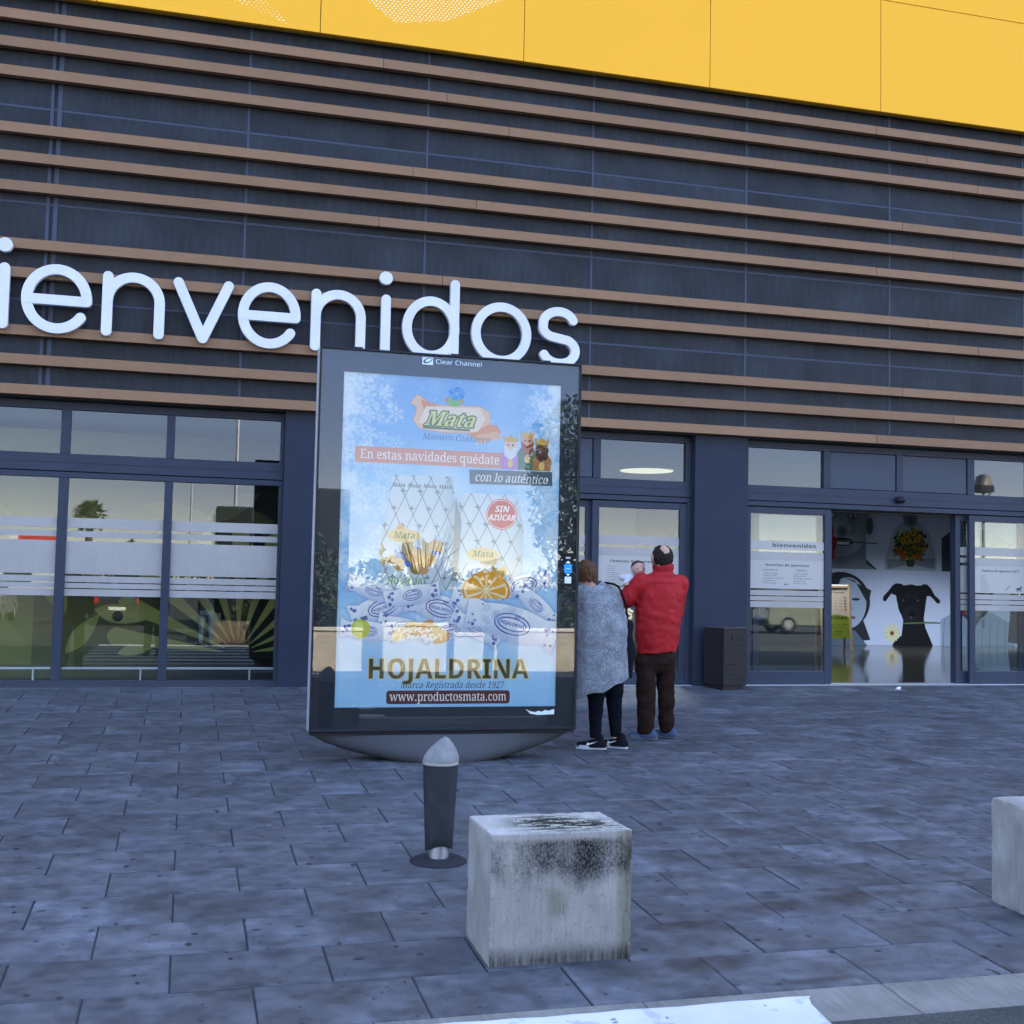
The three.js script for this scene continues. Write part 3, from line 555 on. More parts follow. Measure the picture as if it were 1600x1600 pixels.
// wall of black-and-white portraits at the back of the hall
const portraits = ctex(2048, 620, (g, w, h) => { // x 9 .. 20, y 0 .. 3.33 at 186 px per metre
  const S = w / 11, X = (x) => (x - 9) * S, Y = (y) => h - y * S;
  g.fillStyle = '#c9cedb'; g.fillRect(0, 0, w, h);
  const E = (x, y, rx, ry, c, a = 0) => { g.fillStyle = c; g.beginPath(); g.ellipse(X(x), Y(y), rx * S, ry * S, a, 0, 7); g.fill(); };
  const P = (pts, c) => { g.fillStyle = c; g.beginPath(); pts.forEach(([x, y], i) => i ? g.lineTo(X(x), Y(y)) : g.moveTo(X(x), Y(y))); g.closePath(); g.fill(); };
  const soft = (x, y, r, c, al) => { const k = g.createRadialGradient(X(x), Y(y), 0, X(x), Y(y), r * S); k.addColorStop(0, c); k.addColorStop(1, 'rgba(0,0,0,0)'); g.globalAlpha = al; g.fillStyle = k; g.beginPath(); g.arc(X(x), Y(y), r * S, 0, 7); g.fill(); g.globalAlpha = 1; };
  const clip = (x0, x1, y0, y1, f) => { g.save(); g.beginPath(); g.rect(X(x0), Y(y1), (x1 - x0) * S, (y1 - y0) * S); g.clip(); f(); g.restore(); };
  const man = (dx) => clip(12.3 + dx, 14.75 + dx, 1.66, 3.4, () => {
    P([[12.5 + dx, 1.66], [12.75 + dx, 1.83], [13.15 + dx, 1.95], [14.35 + dx, 1.9], [14.65 + dx, 1.66]], '#3f454b');
    P([[13.1 + dx, 1.66], [13.1 + dx, 2.3], [14.36 + dx, 2.4], [14.38 + dx, 1.78], [14.6 + dx, 1.66]], '#7f858a');
    E(13.78 + dx, 2.78, 0.66, 0.86, '#a6acb0'); E(14.46 + dx, 2.62, 0.09, 0.19, '#6a7075'); E(13.1 + dx, 2.62, 0.09, 0.19, '#5c6267');
    soft(14.3 + dx, 2.6, 0.4, '#3a4045', 0.4); soft(13.25 + dx, 2.4, 0.3, '#40464b', 0.35); soft(13.75 + dx, 2.0, 0.35, '#33383c', 0.35); soft(13.85 + dx, 3.0, 0.4, '#a9afb3', 0.6); soft(13.95 + dx, 2.55, 0.2, '#a3a9ad', 0.6);
    for (const x of [13.5, 14.05]) { soft(x + dx, 2.85, 0.2, '#2a2f33', 0.6); E(x + dx, 2.83, 0.1, 0.035, '#d7dadd'); E(x + dx, 2.83, 0.035, 0.035, '#23272a'); P([[x - 0.18 + dx, 2.93], [x + 0.17 + dx, 2.97], [x + 0.16 + dx, 2.92], [x - 0.17 + dx, 2.88]], '#2c3033'); }
    P([[13.72 + dx, 2.8], [13.86 + dx, 2.5], [13.66 + dx, 2.49]], '#90969b'); soft(13.77 + dx, 2.46, 0.16, '#24282b', 0.7);
    E(13.78 + dx, 2.25, 0.28, 0.09, '#2d3134'); P([[13.55 + dx, 2.28], [14.0 + dx, 2.28], [13.95 + dx, 2.19], [13.6 + dx, 2.19]], '#d5d8da');
    P([[13.5 + dx, 2.29], [14.66 + dx, 2.245], [14.66 + dx, 2.22], [13.5 + dx, 2.255]], '#57604a');
    for (const [a, b, r, q] of [[13.45, 2.45, 0.12, 0.2], [13.55, 2.2, 0.1, 0.17], [13.5, 1.95, 0.1, 0.16], [13.4, 2.2, 0.11, 0.3]]) E(a + dx, b, r, q, '#a52a2c', 0.2);
  });
  const bouquet = (dx) => clip(14.83 + dx, 16.15 + dx, 1.66, 3.4, () => {
    P([[14.83 + dx, 1.66], [14.83 + dx, 1.85], [15.05 + dx, 2.55], [15.25 + dx, 2.72], [15.75 + dx, 2.72], [15.98 + dx, 2.5], [16.15 + dx, 1.9], [16.15 + dx, 1.66]], '#a9b0b6');
    E(15.47 + dx, 3.05, 0.24, 0.36, '#9aa1a6'); P([[15.3 + dx, 2.85], [15.32 + dx, 2.65], [15.62 + dx, 2.65], [15.64 + dx, 2.85]], '#8d9499'); soft(15.5 + dx, 2.78, 0.2, '#3c4246', 0.6);
    P([[14.9 + dx, 1.68], [15.5 + dx, 1.8], [16.1 + dx, 1.7], [16.1 + dx, 1.95], [15.5 + dx, 1.9], [14.9 + dx, 1.9]], '#7f878c');
    E(15.48 + dx, 2.2, 0.33, 0.27, '#39431f'); for (let k = 0; k < 260; k++) { const a = rnd() * 7, r = Math.sqrt(rnd()) * (k < 90 ? 0.46 : 0.36); E(15.48 + dx + Math.cos(a) * r * 1.02, 2.2 + Math.sin(a) * r * 0.86, rr(0.02, 0.06), rr(0.02, 0.05), ['#3c4a23', '#55622c', '#2c3820', '#6d7436', '#8a5a26', '#b8862c'][(rnd() * 6) | 0], rnd() * 3); }
    for (const [x, y] of [[15.38, 2.46], [15.55, 2.5], [15.66, 2.36], [15.3, 2.32]]) { E(x + dx, y, 0.075, 0.07, '#c8962a'); E(x + dx, y, 0.03, 0.03, '#6b3a18'); }
    for (const [x, y] of [[15.3, 1.98], [15.66, 1.98], [15.2, 2.1]]) E(x + dx, y, 0.08, 0.07, '#b0581f');
    P([[15.36 + dx, 1.9], [15.6 + dx, 1.9], [15.56 + dx, 1.74], [15.4 + dx, 1.74]], '#3d4a2a');
  });
  const coat = (dx) => clip(16.28 + dx, 18.2 + dx, 1.66, 3.4, () => {
    P([[16.28 + dx, 1.66], [16.28 + dx, 2.4], [16.6 + dx, 2.62], [17.6 + dx, 2.62], [18.1 + dx, 2.3], [18.2 + dx, 1.66]], '#454b52'); E(17.1 + dx, 3.0, 0.32, 0.42, '#8b9196');
    P([[16.6 + dx, 2.6], [16.5 + dx, 1.66], [17.3 + dx, 1.66], [17.2 + dx, 2.6]], '#b7bcc2'); E(16.62 + dx, 2.25, 0.1, 0.12, '#c2a52e'); E(16.62 + dx, 1.95, 0.06, 0.15, '#b5a53a');
  });
  const longHair = (dx) => clip(12.3 + dx, 14.75 + dx, 0, 1.6, () => {
    E(13.75 + dx, 0.95, 0.72, 0.64, '#2b2f34'); P([[13.1 + dx, 1.0], [13.0 + dx, 0.1], [13.6 + dx, 0], [14.3 + dx, 0.1], [14.48 + dx, 0.12], [14.3 + dx, 0.55], [14.45 + dx, 1.0]], '#2b2f34');
    E(13.92 + dx, 0.92, 0.46, 0.56, '#a8b2bd'); P([[13.3 + dx, 1.5], [13.78 + dx, 1.5], [13.5 + dx, 0.9], [13.3 + dx, 0.4]], '#2b2f34'); P([[13.78 + dx, 1.5], [14.1 + dx, 1.4], [14.42 + dx, 0.9], [14.35 + dx, 0.5], [14.5 + dx, 1.2]], '#2b2f34');
    E(14.12 + dx, 1.0, 0.1, 0.03, '#3a4046'); E(13.8 + dx, 1.0, 0.1, 0.03, '#3a4046'); P([[14.0 + dx, 0.95], [14.06 + dx, 0.75], [13.94 + dx, 0.74]], '#8e98a3'); E(13.98 + dx, 0.6, 0.14, 0.035, '#6f5a62');
    P([[13.3 + dx, 0], [13.5 + dx, 0.32], [14.1 + dx, 0.32], [14.4 + dx, 0]], '#5b6a75');
  });
  const dog = () => {
    const c = '#15181c';
    P([[15.02, 0], [15.1, 0.12], [15.26, 0.22], [15.3, 0.55], [15.14, 0.98], [15.12, 1.1], [15.0, 1.14], [14.92, 1.04], [14.85, 0.96], [14.79, 0.99], [14.8, 1.07], [14.93, 1.2], [15.03, 1.32], [15.12, 1.37], [15.26, 1.36], [15.3, 1.33], [15.75, 1.33], [15.8, 1.36], [15.9, 1.36], [16.0, 1.28], [16.1, 1.12], [16.23, 1.02], [16.24, 0.95], [16.16, 0.94], [16.05, 1.05], [15.98, 1.1], [15.9, 1.1], [15.88, 0.98], [15.82, 0.6], [15.86, 0.4], [15.98, 0.15], [16.05, 0]], c);
    E(15.5, 0.95, 0.34, 0.4, c); soft(15.42, 1.1, 0.2, '#3a4048', 0.5); soft(15.6, 1.1, 0.2, '#3a4048', 0.5); E(15.5, 0.68, 0.2, 0.2, '#1c2026'); E(15.52, 0.7, 0.085, 0.06, '#08090b'); E(15.5, 0.62, 0.03, 0.02, '#565c63');
    for (const x of [15.3, 15.66]) { E(x, 0.99, 0.05, 0.038, '#2d251f'); E(x + 0.01, 1.0, 0.013, 0.013, '#8d949c'); }
    P([[15.3, 0.50], [15.85, 0.53], [16.24, 0.52], [16.24, 0.49], [15.85, 0.49], [15.3, 0.47]], '#5a7440');
    for (let k = 0; k < 20; k++) { const a = k / 20 * 6.283; E(15.02 + Math.cos(a) * 0.13, 0.27 + Math.sin(a) * 0.13, 0.075, 0.028, k % 2 ? '#e3d9ae' : '#d8cd9c', -a); }
    E(15.02, 0.27, 0.06, 0.055, '#b98a3c'); E(15.02, 0.27, 0.03, 0.03, '#3a2415');
  };
  const shirt = (dx) => clip(16.2 + dx, 18.2 + dx, 0, 1.6, () => {
    P([[16.25 + dx, 0], [16.25 + dx, 0.58], [16.6 + dx, 0.75], [17.6 + dx, 0.75], [18.1 + dx, 0.5], [18.2 + dx, 0]], '#98a4ae'); for (let k = 0; k < 9; k++) P([[16.3 + k * 0.2 + dx, 0], [16.34 + k * 0.2 + dx, 0.6], [16.36 + k * 0.2 + dx, 0.6], [16.33 + k * 0.2 + dx, 0]], '#7d8993');
    E(17.1 + dx, 1.2, 0.52, 0.62, '#3e3a3b'); E(17.1 + dx, 1.15, 0.44, 0.5, '#6c6462'); E(16.9 + dx, 1.2, 0.08, 0.03, '#221f1f'); E(17.3 + dx, 1.2, 0.08, 0.03, '#221f1f'); E(17.1 + dx, 0.88, 0.16, 0.05, '#4a2c30'); E(16.75 + dx, 0.8, 0.16, 0.13, '#8d3240'); P([[16.9 + dx, 0.62], [17.1 + dx, 0.35], [17.3 + dx, 0.62]], '#4b545c');
  });
  man(0); bouquet(0); coat(0); longHair(0); dog(); shirt(0);
  g.fillStyle = '#282b31'; g.fillRect(0, 0, X(13.38), h); man(5.3); bouquet(3.3); longHair(5.0);
});
{
  const o = part('portrait_mural', flatBox(9, 20, 0.0, 3.33 - 0.45, -10.1, -10.04), std(0.62, 0.73, 0.95, 0.7, { map: (() => { const t = portraits; t.repeat.set(1, 2.88 / 3.33); return t; })() }), scene);
  tag(o, 'wall-wide print of grey portraits and a black dog with flowers behind the open door', 'mural');
}
// A-board standing in the hall
{
  const t = ctex(600, 1240, (g, w, h) => {
    g.fillStyle = '#e4d8c4'; g.fillRect(0, 0, w, h);
    g.fillStyle = '#1d1d1d'; g.font = 'bold 62px sans-serif'; g.fillText('Calendario', 40, 90); g.fillText('de festivos', 190, 160);
    g.font = 'bold 30px sans-serif';
    for (let r = 0; r < 5; r++) { for (let c = 0; c < 4; c++) { g.fillStyle = '#444'; g.fillRect(70 + c * 110, 262 + r * 72, 40, 9); } g.fillStyle = ['#b33', '#7a2a2a', '#333', '#b33', '#c22'][r]; g.beginPath(); g.arc(520, 266 + r * 72, 24, 0, 7); g.fill(); g.fillStyle = '#e4d8c4'; g.beginPath(); g.arc(520, 266 + r * 72, 10, 0, 7); g.fill(); }
    g.fillStyle = '#93a83a'; g.beginPath(); g.moveTo(0, 760); g.quadraticCurveTo(300, 600, 600, 740); g.lineTo(600, 1240); g.lineTo(0, 1240); g.fill();
    g.fillStyle = '#20260f'; g.font = 'bold 130px sans-serif'; g.fillText('Abrimos', 26, 790);
    g.font = '50px sans-serif'; g.fillText('Domingo 17 diciembre', 40, 930); g.fillText('de 10 a 22 h', 200, 1000);
    g.font = 'bold 62px sans-serif'; g.fillText('y más', 250, 1100); g.font = '44px sans-serif'; g.fillText('festivos', 260, 1170);
  });
  const o = thing('pavement_sign', 'wooden A-board with green and cream opening-days sheet inside the open doorway', 'sign', [12.12, 0, -7.55], -0.08);
  const wood = std(0.26, 0.19, 0.12, 0.6);
  const lean = new THREE.Group(); 
  const tilt = (g, s) => g.rotateX(s * 0.16).translate(0, 0, s * 0.2);
  const front = part('front_panel', [b2(-0.30, 0.30, 0.2, 1.24, -0.012, 0.0)].map((g) => g.rotateX(-0.13).translate(0, 0.06, 0.16)), M.white, o);
  const sheet = flatBox(-0.29, 0.29, 0.2, 1.2, 0.001, 0.004); sheet.rotateX(-0.13).translate(0, 0.06, 0.16);
  part('printed_sheet', sheet, std(0.42, 0.42, 0.42, 0.6, { map: t }), front);
  for (const s of [-1, 1]) { part('leg', b2(s * 0.30 - 0.02, s * 0.30 + 0.02, 0, 1.32, -0.015, 0.018, 0.003).rotateX(-0.13).translate(0, 0, 0.17), wood, o); part('leg', b2(s * 0.30 - 0.02, s * 0.30 + 0.02, 0, 1.32, -0.018, 0.015, 0.003).rotateX(0.13).translate(0, 0, -0.17), wood, o); }
  part('back_panel', b2(-0.28, 0.28, 0.22, 1.24, 0, 0.012).rotateX(0.13).translate(0, 0.03, -0.165), M.innerDark, o);
  part('crosspiece', [b2(-0.28, 0.28, 1.24, 1.285, -0.012, 0.012).rotateX(-0.13).translate(0, 0.0, 0.175)], wood, o);
}
// ceiling lamps: one is seen through the pane above the shut doors
{
  const glow = new THREE.MeshStandardMaterial({ color: lin(0.6, 0.56, 0.42), emissive: lin(1, 0.93, 0.66), emissiveIntensity: 0.095, roughness: 0.5 });
  const spots = [[6.42, -3.07, 'round glowing ceiling lamp seen through the pane above the shut doors'], [11.6, -7.4, 'round glowing ceiling lamp over the A-board in the hall'], [15.2, -7.4, 'round glowing ceiling lamp in front of the dog portrait in the hall'], [18.4, -7.4, 'round glowing ceiling lamp at the right end of the hall']];
  for (const [x, z, label] of spots) {
    const o = thing('ceiling_lamp', label, 'lamp', [x, 2.9, z], 0, 'round lamps in the hall ceiling');
    part('diffuser', cyl(0.385, 0.385, 0.02, 0, -0.05, 0, 40), glow, o);
    part('rim', new THREE.TorusGeometry(0.395, 0.014, 8, 48).rotateX(Math.PI / 2).translate(0, -0.03, 0), M.white, o);
    part('housing', cyl(0.38, 0.39, 0.03, 0, -0.029, 0, 40), M.white, o);
    const l = new THREE.SpotLight(new THREE.Color(0.93, 0.97, 1), 11, 0, 1.35, 0.8); l.name = 'lamp_light'; l.position.set(x, 2.83, z); l.target.position.set(x, 0, z); l.castShadow = true; l.shadow.radius = 18; scene.add(l, l.target);
  }
}
// door sensor
{
  const o = thing('door_sensor', 'small dark dome sensor above the open sliding door', 'sensor', [8.664, 2.325, -0.11]);
  part('mount', cyl(0.05, 0.05, 0.02, 0, 0, 0).rotateX(Math.PI / 2), M.frame, o);
  part('dome', new THREE.SphereGeometry(0.062, 20, 14).scale(1.05, 0.75, 0.9).translate(0, -0.004, 0.05), M.black, o);
}
// scrap of paper on the pavement by the door
{
  const o = part('paper_scrap', [b2(-0.03, 0.03, 0, 0.004, -0.02, 0.02), b2(-0.01, 0.045, 0.003, 0.02, -0.015, 0.012).rotateZ(0.2)], M.white, scene);
  o.position.set(8.33, gy(0.39) + 0.003, 0.39); o.rotation.y = 0.4; tag(o, 'crumpled white paper scrap on the slabs before the open door', 'litter');
}

// ---------------------------------------------------------------- raised letters
{
  const sign = thing('letter_sign', 'big white raised letters reading bienvenidos mounted on the brown slats', 'sign');
  const Wd = 0.053;
  const outline = (pts) => { // constant-width stroke with round ends
    const L = [], R = [], n = pts.length;
    for (let i = 0; i < n; i++) {
      const a = pts[Math.max(0, i - 1)], b = pts[Math.min(n - 1, i + 1)], d = Math.hypot(b[0] - a[0], b[1] - a[1]), nx = -(b[1] - a[1]) / d, ny = (b[0] - a[0]) / d;
      L.push([pts[i][0] + nx * Wd, pts[i][1] + ny * Wd]); R.push([pts[i][0] - nx * Wd, pts[i][1] - ny * Wd]);
    }
    const arc = (c, from) => { const a0 = Math.atan2(from[1] - c[1], from[0] - c[0]), o = []; for (let k = 1; k < 10; k++) { const a = a0 - Math.PI * k / 10; o.push([c[0] + Math.cos(a) * Wd, c[1] + Math.sin(a) * Wd]); } return o; };
    return [...L, ...arc(pts[n - 1], L[n - 1]), ...R.reverse(), ...arc(pts[0], R[n - 1])];
  };
  let lift = 0;
  const solid = (poly, hole) => {
    const sh = new THREE.Shape(); poly.forEach(([x, y], i) => i ? sh.lineTo(x, y) : sh.moveTo(x, y));
    if (hole) { const p = new THREE.Path(); hole.forEach(([x, y], i) => i ? p.lineTo(x, y) : p.moveTo(x, y)); sh.holes.push(p); }
    const g = new THREE.ExtrudeGeometry(sh, { depth: 0.056 + lift, bevelEnabled: true, bevelSize: 0.004, bevelOffset: -0.004, bevelThickness: 0.004, bevelSegments: 2 });
    g.translate(0, 0, 0.134); lift = lift ? 0 : 0.0022;
    return metric(g);
  };
  const arcP = (cx, cy, rx, ry, a0, a1, n = 40) => Array.from({ length: n + 1 }, (_, i) => { const a = lerp(a0, a1, i / n); return [cx + rx * Math.cos(a), cy + ry * Math.sin(a)]; });
  const line = (...p) => { const o = []; for (let i = 0; i < p.length - 1; i++) for (let k = 0; k < 8; k++) o.push([lerp(p[i][0], p[i + 1][0], k / 8), lerp(p[i][1], p[i + 1][1], k / 8)]); o.push(p.at(-1)); return o; };
  const y0 = 3.655, yx = 4.34, T = Math.PI;
  const disc = (x, y, r) => solid(arcP(x, y, r, r, 0, 2 * T, 28).slice(0, -1));
  const ring = (x, y, rx, ry) => solid(arcP(x, y, rx, ry, 0, 2 * T, 60).slice(0, -1), arcP(x, y, rx - 2 * Wd, ry - 2 * Wd, 0, 2 * T, 60).slice(0, -1));
  const put = (list) => { lift = 0; part('letter', list(), M.letter, sign); lift = 0; };
  const stem = (x, a, b) => solid(outline(line([x, a + Wd], [x, b - Wd])));
  const iL = (x) => { put(() => [stem(x, y0, yx)]); lift = 0; part('letter_dot', disc(x - 0.006, 4.525, 0.074), M.letter, sign); };
  const eL = (cx, rx) => put(() => { const cy = 4.003, ry = 0.362; return [solid(outline([...arcP(cx, cy, rx - Wd, ry - Wd, 0, 2 * T - 0.62, 60)])), solid(outline(line([cx - rx + Wd * 1.1, cy - 0.012], [cx + rx - Wd, cy - 0.012])))]; });
  const nL = (a, b) => put(() => { const m = (a + b) / 2, r = (b - a) / 2; return [stem(a, y0, yx), solid(outline([...arcP(m, yx - Wd - r * 0.98, r, r * 1.0, T, 0, 30), ...line([b, yx - Wd - r * 0.98 - 0.03], [b, y0 + Wd])]))]; });
  put(() => [stem(-2.83, y0, 4.9), ring(-2.53, 4.0, 0.36, 0.36)]);
  iL(-1.918); eL(-1.405, 0.345); nL(-0.91, -0.385);
  put(() => [solid(outline(line([-0.2, 4.285], [0.062, 3.705]))), solid(outline(line([0.318, 4.285], [0.066, 3.70])))]);
  eL(0.756, 0.333); nL(1.253, 1.746); iL(2.022);
  put(() => [stem(2.803, y0, 4.572), ring(2.535, 4.0, 0.325, 0.36)]);
  put(() => [ring(3.353, 4.0, 0.352, 0.36)]);
  put(() => { const c = 4.035, p = [...arcP(c, 4.165, 0.185, 0.145, 0.35, T * 0.95, 20), ...arcP(c - 0.0, 4.12, 0.187, 0.12, T * 1.02, T * 1.35, 8), ...arcP(c + 0.01, 3.86, 0.195, 0.14, T * 0.33, 0.0, 12), ...arcP(c + 0.01, 3.855, 0.195, 0.148, -0.02, -T * 0.88, 24)]; return [solid(outline(p))]; });
  const st = []; for (const [x, y] of [[-2.83, 4.1], [-1.918, 4.1], [-0.91, 4.1], [-0.385, 3.95], [1.253, 4.1], [1.746, 3.95], [2.022, 4.1], [2.803, 4.1], [-1.405, 3.992], [0.756, 3.992], [3.06, 4.0], [3.646, 4.0], [-0.13, 4.13], [0.24, 4.1]]) st.push(b2(x - 0.012, x + 0.012, y - 0.012, y + 0.012, 0.118, 0.136));
  part('standoff', st, M.alu, sign);
  sign.position.set(0, 1.134 * (1 - 0.9968), 0); sign.scale.set(0.9968, 0.9968, 1);
}

// ---------------------------------------------------------------- advertising display
const posterTex = ctex(1020, 1494, (g, w, h) => {
  const U = (u) => u * w, Vv = (v) => v * h;
  let k = g.createLinearGradient(0, 0, 0, h); k.addColorStop(0, '#7fb0ea'); k.addColorStop(0.12, '#86b9f0'); k.addColorStop(0.32, '#a5d2f7'); k.addColorStop(0.6, '#8fc6f4'); k.addColorStop(0.8, '#b5dbf8'); k.addColorStop(1, '#9ccdf5'); g.fillStyle = k; g.fillRect(0, 0, w, h);
  const glowAt = (x, y, r, c, al) => { const q = g.createRadialGradient(x, y, 0, x, y, r); q.addColorStop(0, c); q.addColorStop(1, 'rgba(255,255,255,0)'); g.globalAlpha = al; g.fillStyle = q; g.fillRect(x - r, y - r, 2 * r, 2 * r); g.globalAlpha = 1; };
  for (let i = 0; i < 60; i++) glowAt(rnd() * w, rnd() * h, rr(40, 210), rnd() < 0.6 ? '#e8f5ff' : '#6da6e8', rr(0.12, 0.34));
  const flake = (x, y, r, al) => { g.save(); g.translate(x, y); g.rotate(rnd() * 3); g.globalAlpha = al; g.strokeStyle = '#eef7ff'; g.lineWidth = Math.max(1.4, r * 0.055); g.lineCap = 'round'; for (let a = 0; a < 6; a++) { g.rotate(Math.PI / 3); g.beginPath(); g.moveTo(0, 0); g.lineTo(0, r); for (const t of [0.35, 0.55, 0.75]) { g.moveTo(0, r * t); g.lineTo(r * 0.24 * (1.2 - t * 0.6), r * (t + 0.17)); g.moveTo(0, r * t); g.lineTo(-r * 0.24 * (1.2 - t * 0.6), r * (t + 0.17)); } g.stroke(); } g.restore(); };
  for (let i = 0; i < 330; i++) { const e = rnd(), side = rnd() < 0.52; const x = side ? Math.pow(e, 1.6) * 0.24 : 1 - Math.pow(e, 1.8) * 0.21, y = Math.pow(rnd(), 1.25) * 0.62; flake(U(x), Vv(y), rr(14, 62) * (1 - 0.3 * e), rr(0.45, 0.9)); }
  for (let i = 0; i < 420; i++) { g.globalAlpha = rr(0.2, 0.85); g.fillStyle = '#f3faff'; g.beginPath(); g.arc(rnd() * w, Vv(Math.pow(rnd(), 1.3)), rr(0.8, 4), 0, 7); g.fill(); } g.globalAlpha = 1;
  const poly = (pts, c, s) => { g.beginPath(); pts.forEach(([x, y], i) => i ? g.lineTo(U(x), Vv(y)) : g.moveTo(U(x), Vv(y))); g.closePath(); g.fillStyle = c; g.fill(); if (s) { g.strokeStyle = s; g.lineWidth = 3; g.stroke(); } };
  const E = (x, y, rx, ry, c, a = 0) => { g.fillStyle = c; g.beginPath(); g.ellipse(U(x), Vv(y), rx * w, ry * w, a, 0, 7); g.fill(); };
  // ribbon and maker's name
  g.lineJoin = 'round';
  poly([[0.33, 0.055], [0.40, 0.085], [0.62, 0.082], [0.665, 0.10], [0.665, 0.135], [0.62, 0.165], [0.44, 0.168], [0.34, 0.158], [0.315, 0.135], [0.33, 0.095], [0.30, 0.082]], '#f6c9a4', '#f0a878');
  poly([[0.66, 0.135], [0.70, 0.138], [0.72, 0.16], [0.6, 0.185], [0.57, 0.172]], '#ee9a66'); poly([[0.58, 0.176], [0.7, 0.155], [0.72, 0.175], [0.62, 0.198]], '#f4bd90'); poly([[0.345, 0.07], [0.43, 0.085], [0.36, 0.1]], '#ec9864'); poly([[0.37, 0.09], [0.62, 0.088], [0.645, 0.12], [0.61, 0.16], [0.42, 0.162], [0.34, 0.14]], '#fbe6d2');
  E(0.50, 0.068, 0.04, 0.026, '#e07a3c'); E(0.50, 0.072, 0.034, 0.022, '#8ac070'); E(0.515, 0.055, 0.05, 0.012, '#8fb6d8'); for (let i = 0; i < 9; i++) E(0.51 + Math.cos(i * 0.7) * 0.024, 0.046 + Math.sin(i * 0.7) * 0.013, 0.015, 0.012, i % 2 ? '#2f8ee0' : '#4ea4ea');
  g.save(); g.transform(1, 0, -0.18, 1, U(0.045), 0); g.font = 'italic bold 92px serif'; g.lineWidth = 12; g.strokeStyle = '#5d6b2e'; g.strokeText('Mata', U(0.355), Vv(0.148)); g.fillStyle = '#e8ea8c'; g.fillText('Mata', U(0.355), Vv(0.148)); g.strokeStyle = '#5d6b2e'; g.lineWidth = 9; g.beginPath(); g.moveTo(U(0.355), Vv(0.155)); g.lineTo(U(0.57), Vv(0.157)); g.stroke(); g.restore();
  g.font = 'italic 37px serif'; g.fillStyle = '#5a5f7d'; g.fillText('Maestro Confitero', U(0.355), Vv(0.192));
  // the two headline bands
  poly([[0.058, 0.222], [0.735, 0.222], [0.735, 0.27], [0.058, 0.27]], '#e39a82'); g.font = '58px serif'; g.fillStyle = '#ffffff'; g.fillText('En estas navidades quédate', U(0.08), Vv(0.258), U(0.635));
  const king = (x, robe, skin, beard, y) => { poly([[x - 0.042, 0.272], [x - 0.046, y + 0.055], [x - 0.03, y + 0.04], [x + 0.03, y + 0.04], [x + 0.046, y + 0.055], [x + 0.042, 0.272]], robe); E(x, y + 0.022, 0.031, 0.036, skin); poly([[x - 0.03, y + 0.02], [x - 0.028, y + 0.05], [x, y + 0.066], [x + 0.028, y + 0.05], [x + 0.03, y + 0.02], [x, y + 0.034]], beard); poly([[x - 0.031, y + 0.008], [x - 0.036, y - 0.012], [x - 0.016, y - 0.003], [x, y - 0.016], [x + 0.016, y - 0.003], [x + 0.036, y - 0.012], [x + 0.031, y + 0.008]], '#e0b050'); E(x - 0.011, y + 0.018, 0.004, 0.004, '#222'); E(x + 0.011, y + 0.018, 0.004, 0.004, '#222'); E(x, y + 0.075, 0.013, 0.02, '#f0c878'); };
  king(0.765, '#c98ad0', '#f3c9b4', '#e9e9ee', 0.178); king(0.845, '#5c7f66', '#e6a986', '#a3552f', 0.162); king(0.915, '#b9824a', '#7a4a34', '#5a2e25', 0.182);
  poly([[0.575, 0.278], [0.965, 0.274], [0.968, 0.318], [0.578, 0.322]], '#5a6a70'); g.font = 'italic 53px serif'; g.fillStyle = '#fff'; g.fillText('con lo auténtico', U(0.60), Vv(0.312), U(0.345));
  // the two paper bags
  const bag = (pts, x0, x1, y0, y1) => { const q = g.createLinearGradient(U(x0), 0, U(x1), 0); q.addColorStop(0, '#b9cddd'); q.addColorStop(0.2, '#dfe9f1'); q.addColorStop(0.75, '#d3e1ec'); q.addColorStop(1, '#a9bccb'); poly(pts, q); g.save(); g.beginPath(); pts.forEach(([x, y], i) => i ? g.lineTo(U(x), Vv(y)) : g.moveTo(U(x), Vv(y))); g.clip(); g.strokeStyle = '#7b7f84'; g.lineWidth = 3.2; for (let i = -8; i < 14; i++) { g.beginPath(); g.moveTo(U(x0 + i * 0.078), Vv(y0)); g.lineTo(U(x0 + i * 0.078 + 0.25), Vv(y1)); g.moveTo(U(x0 + i * 0.078), Vv(y1)); g.lineTo(U(x0 + i * 0.078 + 0.25), Vv(y0)); g.stroke(); } g.fillStyle = '#6d7278'; for (let i = 0; i < 7; i++) for (let j = 0; j < 9; j++) { const X = U(x0 + (i + (j % 2) * 0.5) * 0.078), Y = Vv(y0 + j * 0.052); for (let a = 0; a < 4; a++) { g.beginPath(); g.ellipse(X + Math.cos(a * 1.57) * 7, Y + Math.sin(a * 1.57) * 7, 6, 3, a * 1.57, 0, 7); g.fill(); } } g.restore(); };
  bag([[0.225, 0.305], [0.50, 0.302], [0.515, 0.4], [0.53, 0.65], [0.19, 0.655], [0.18, 0.5], [0.21, 0.38]], 0.16, 0.54, 0.30, 0.66);
  g.font = 'italic bold 24px serif'; g.fillStyle = '#4d5358'; for (let i = 0; i < 4; i++) g.fillText('Mata', U(0.225 + i * 0.07), Vv(0.34));
  bag([[0.535, 0.35], [0.80, 0.352], [0.835, 0.45], [0.83, 0.65], [0.53, 0.65], [0.52, 0.46]], 0.5, 0.86, 0.34, 0.66);
  poly([[0.515, 0.36], [0.545, 0.44], [0.53, 0.62], [0.505, 0.62]], '#8f97a0');
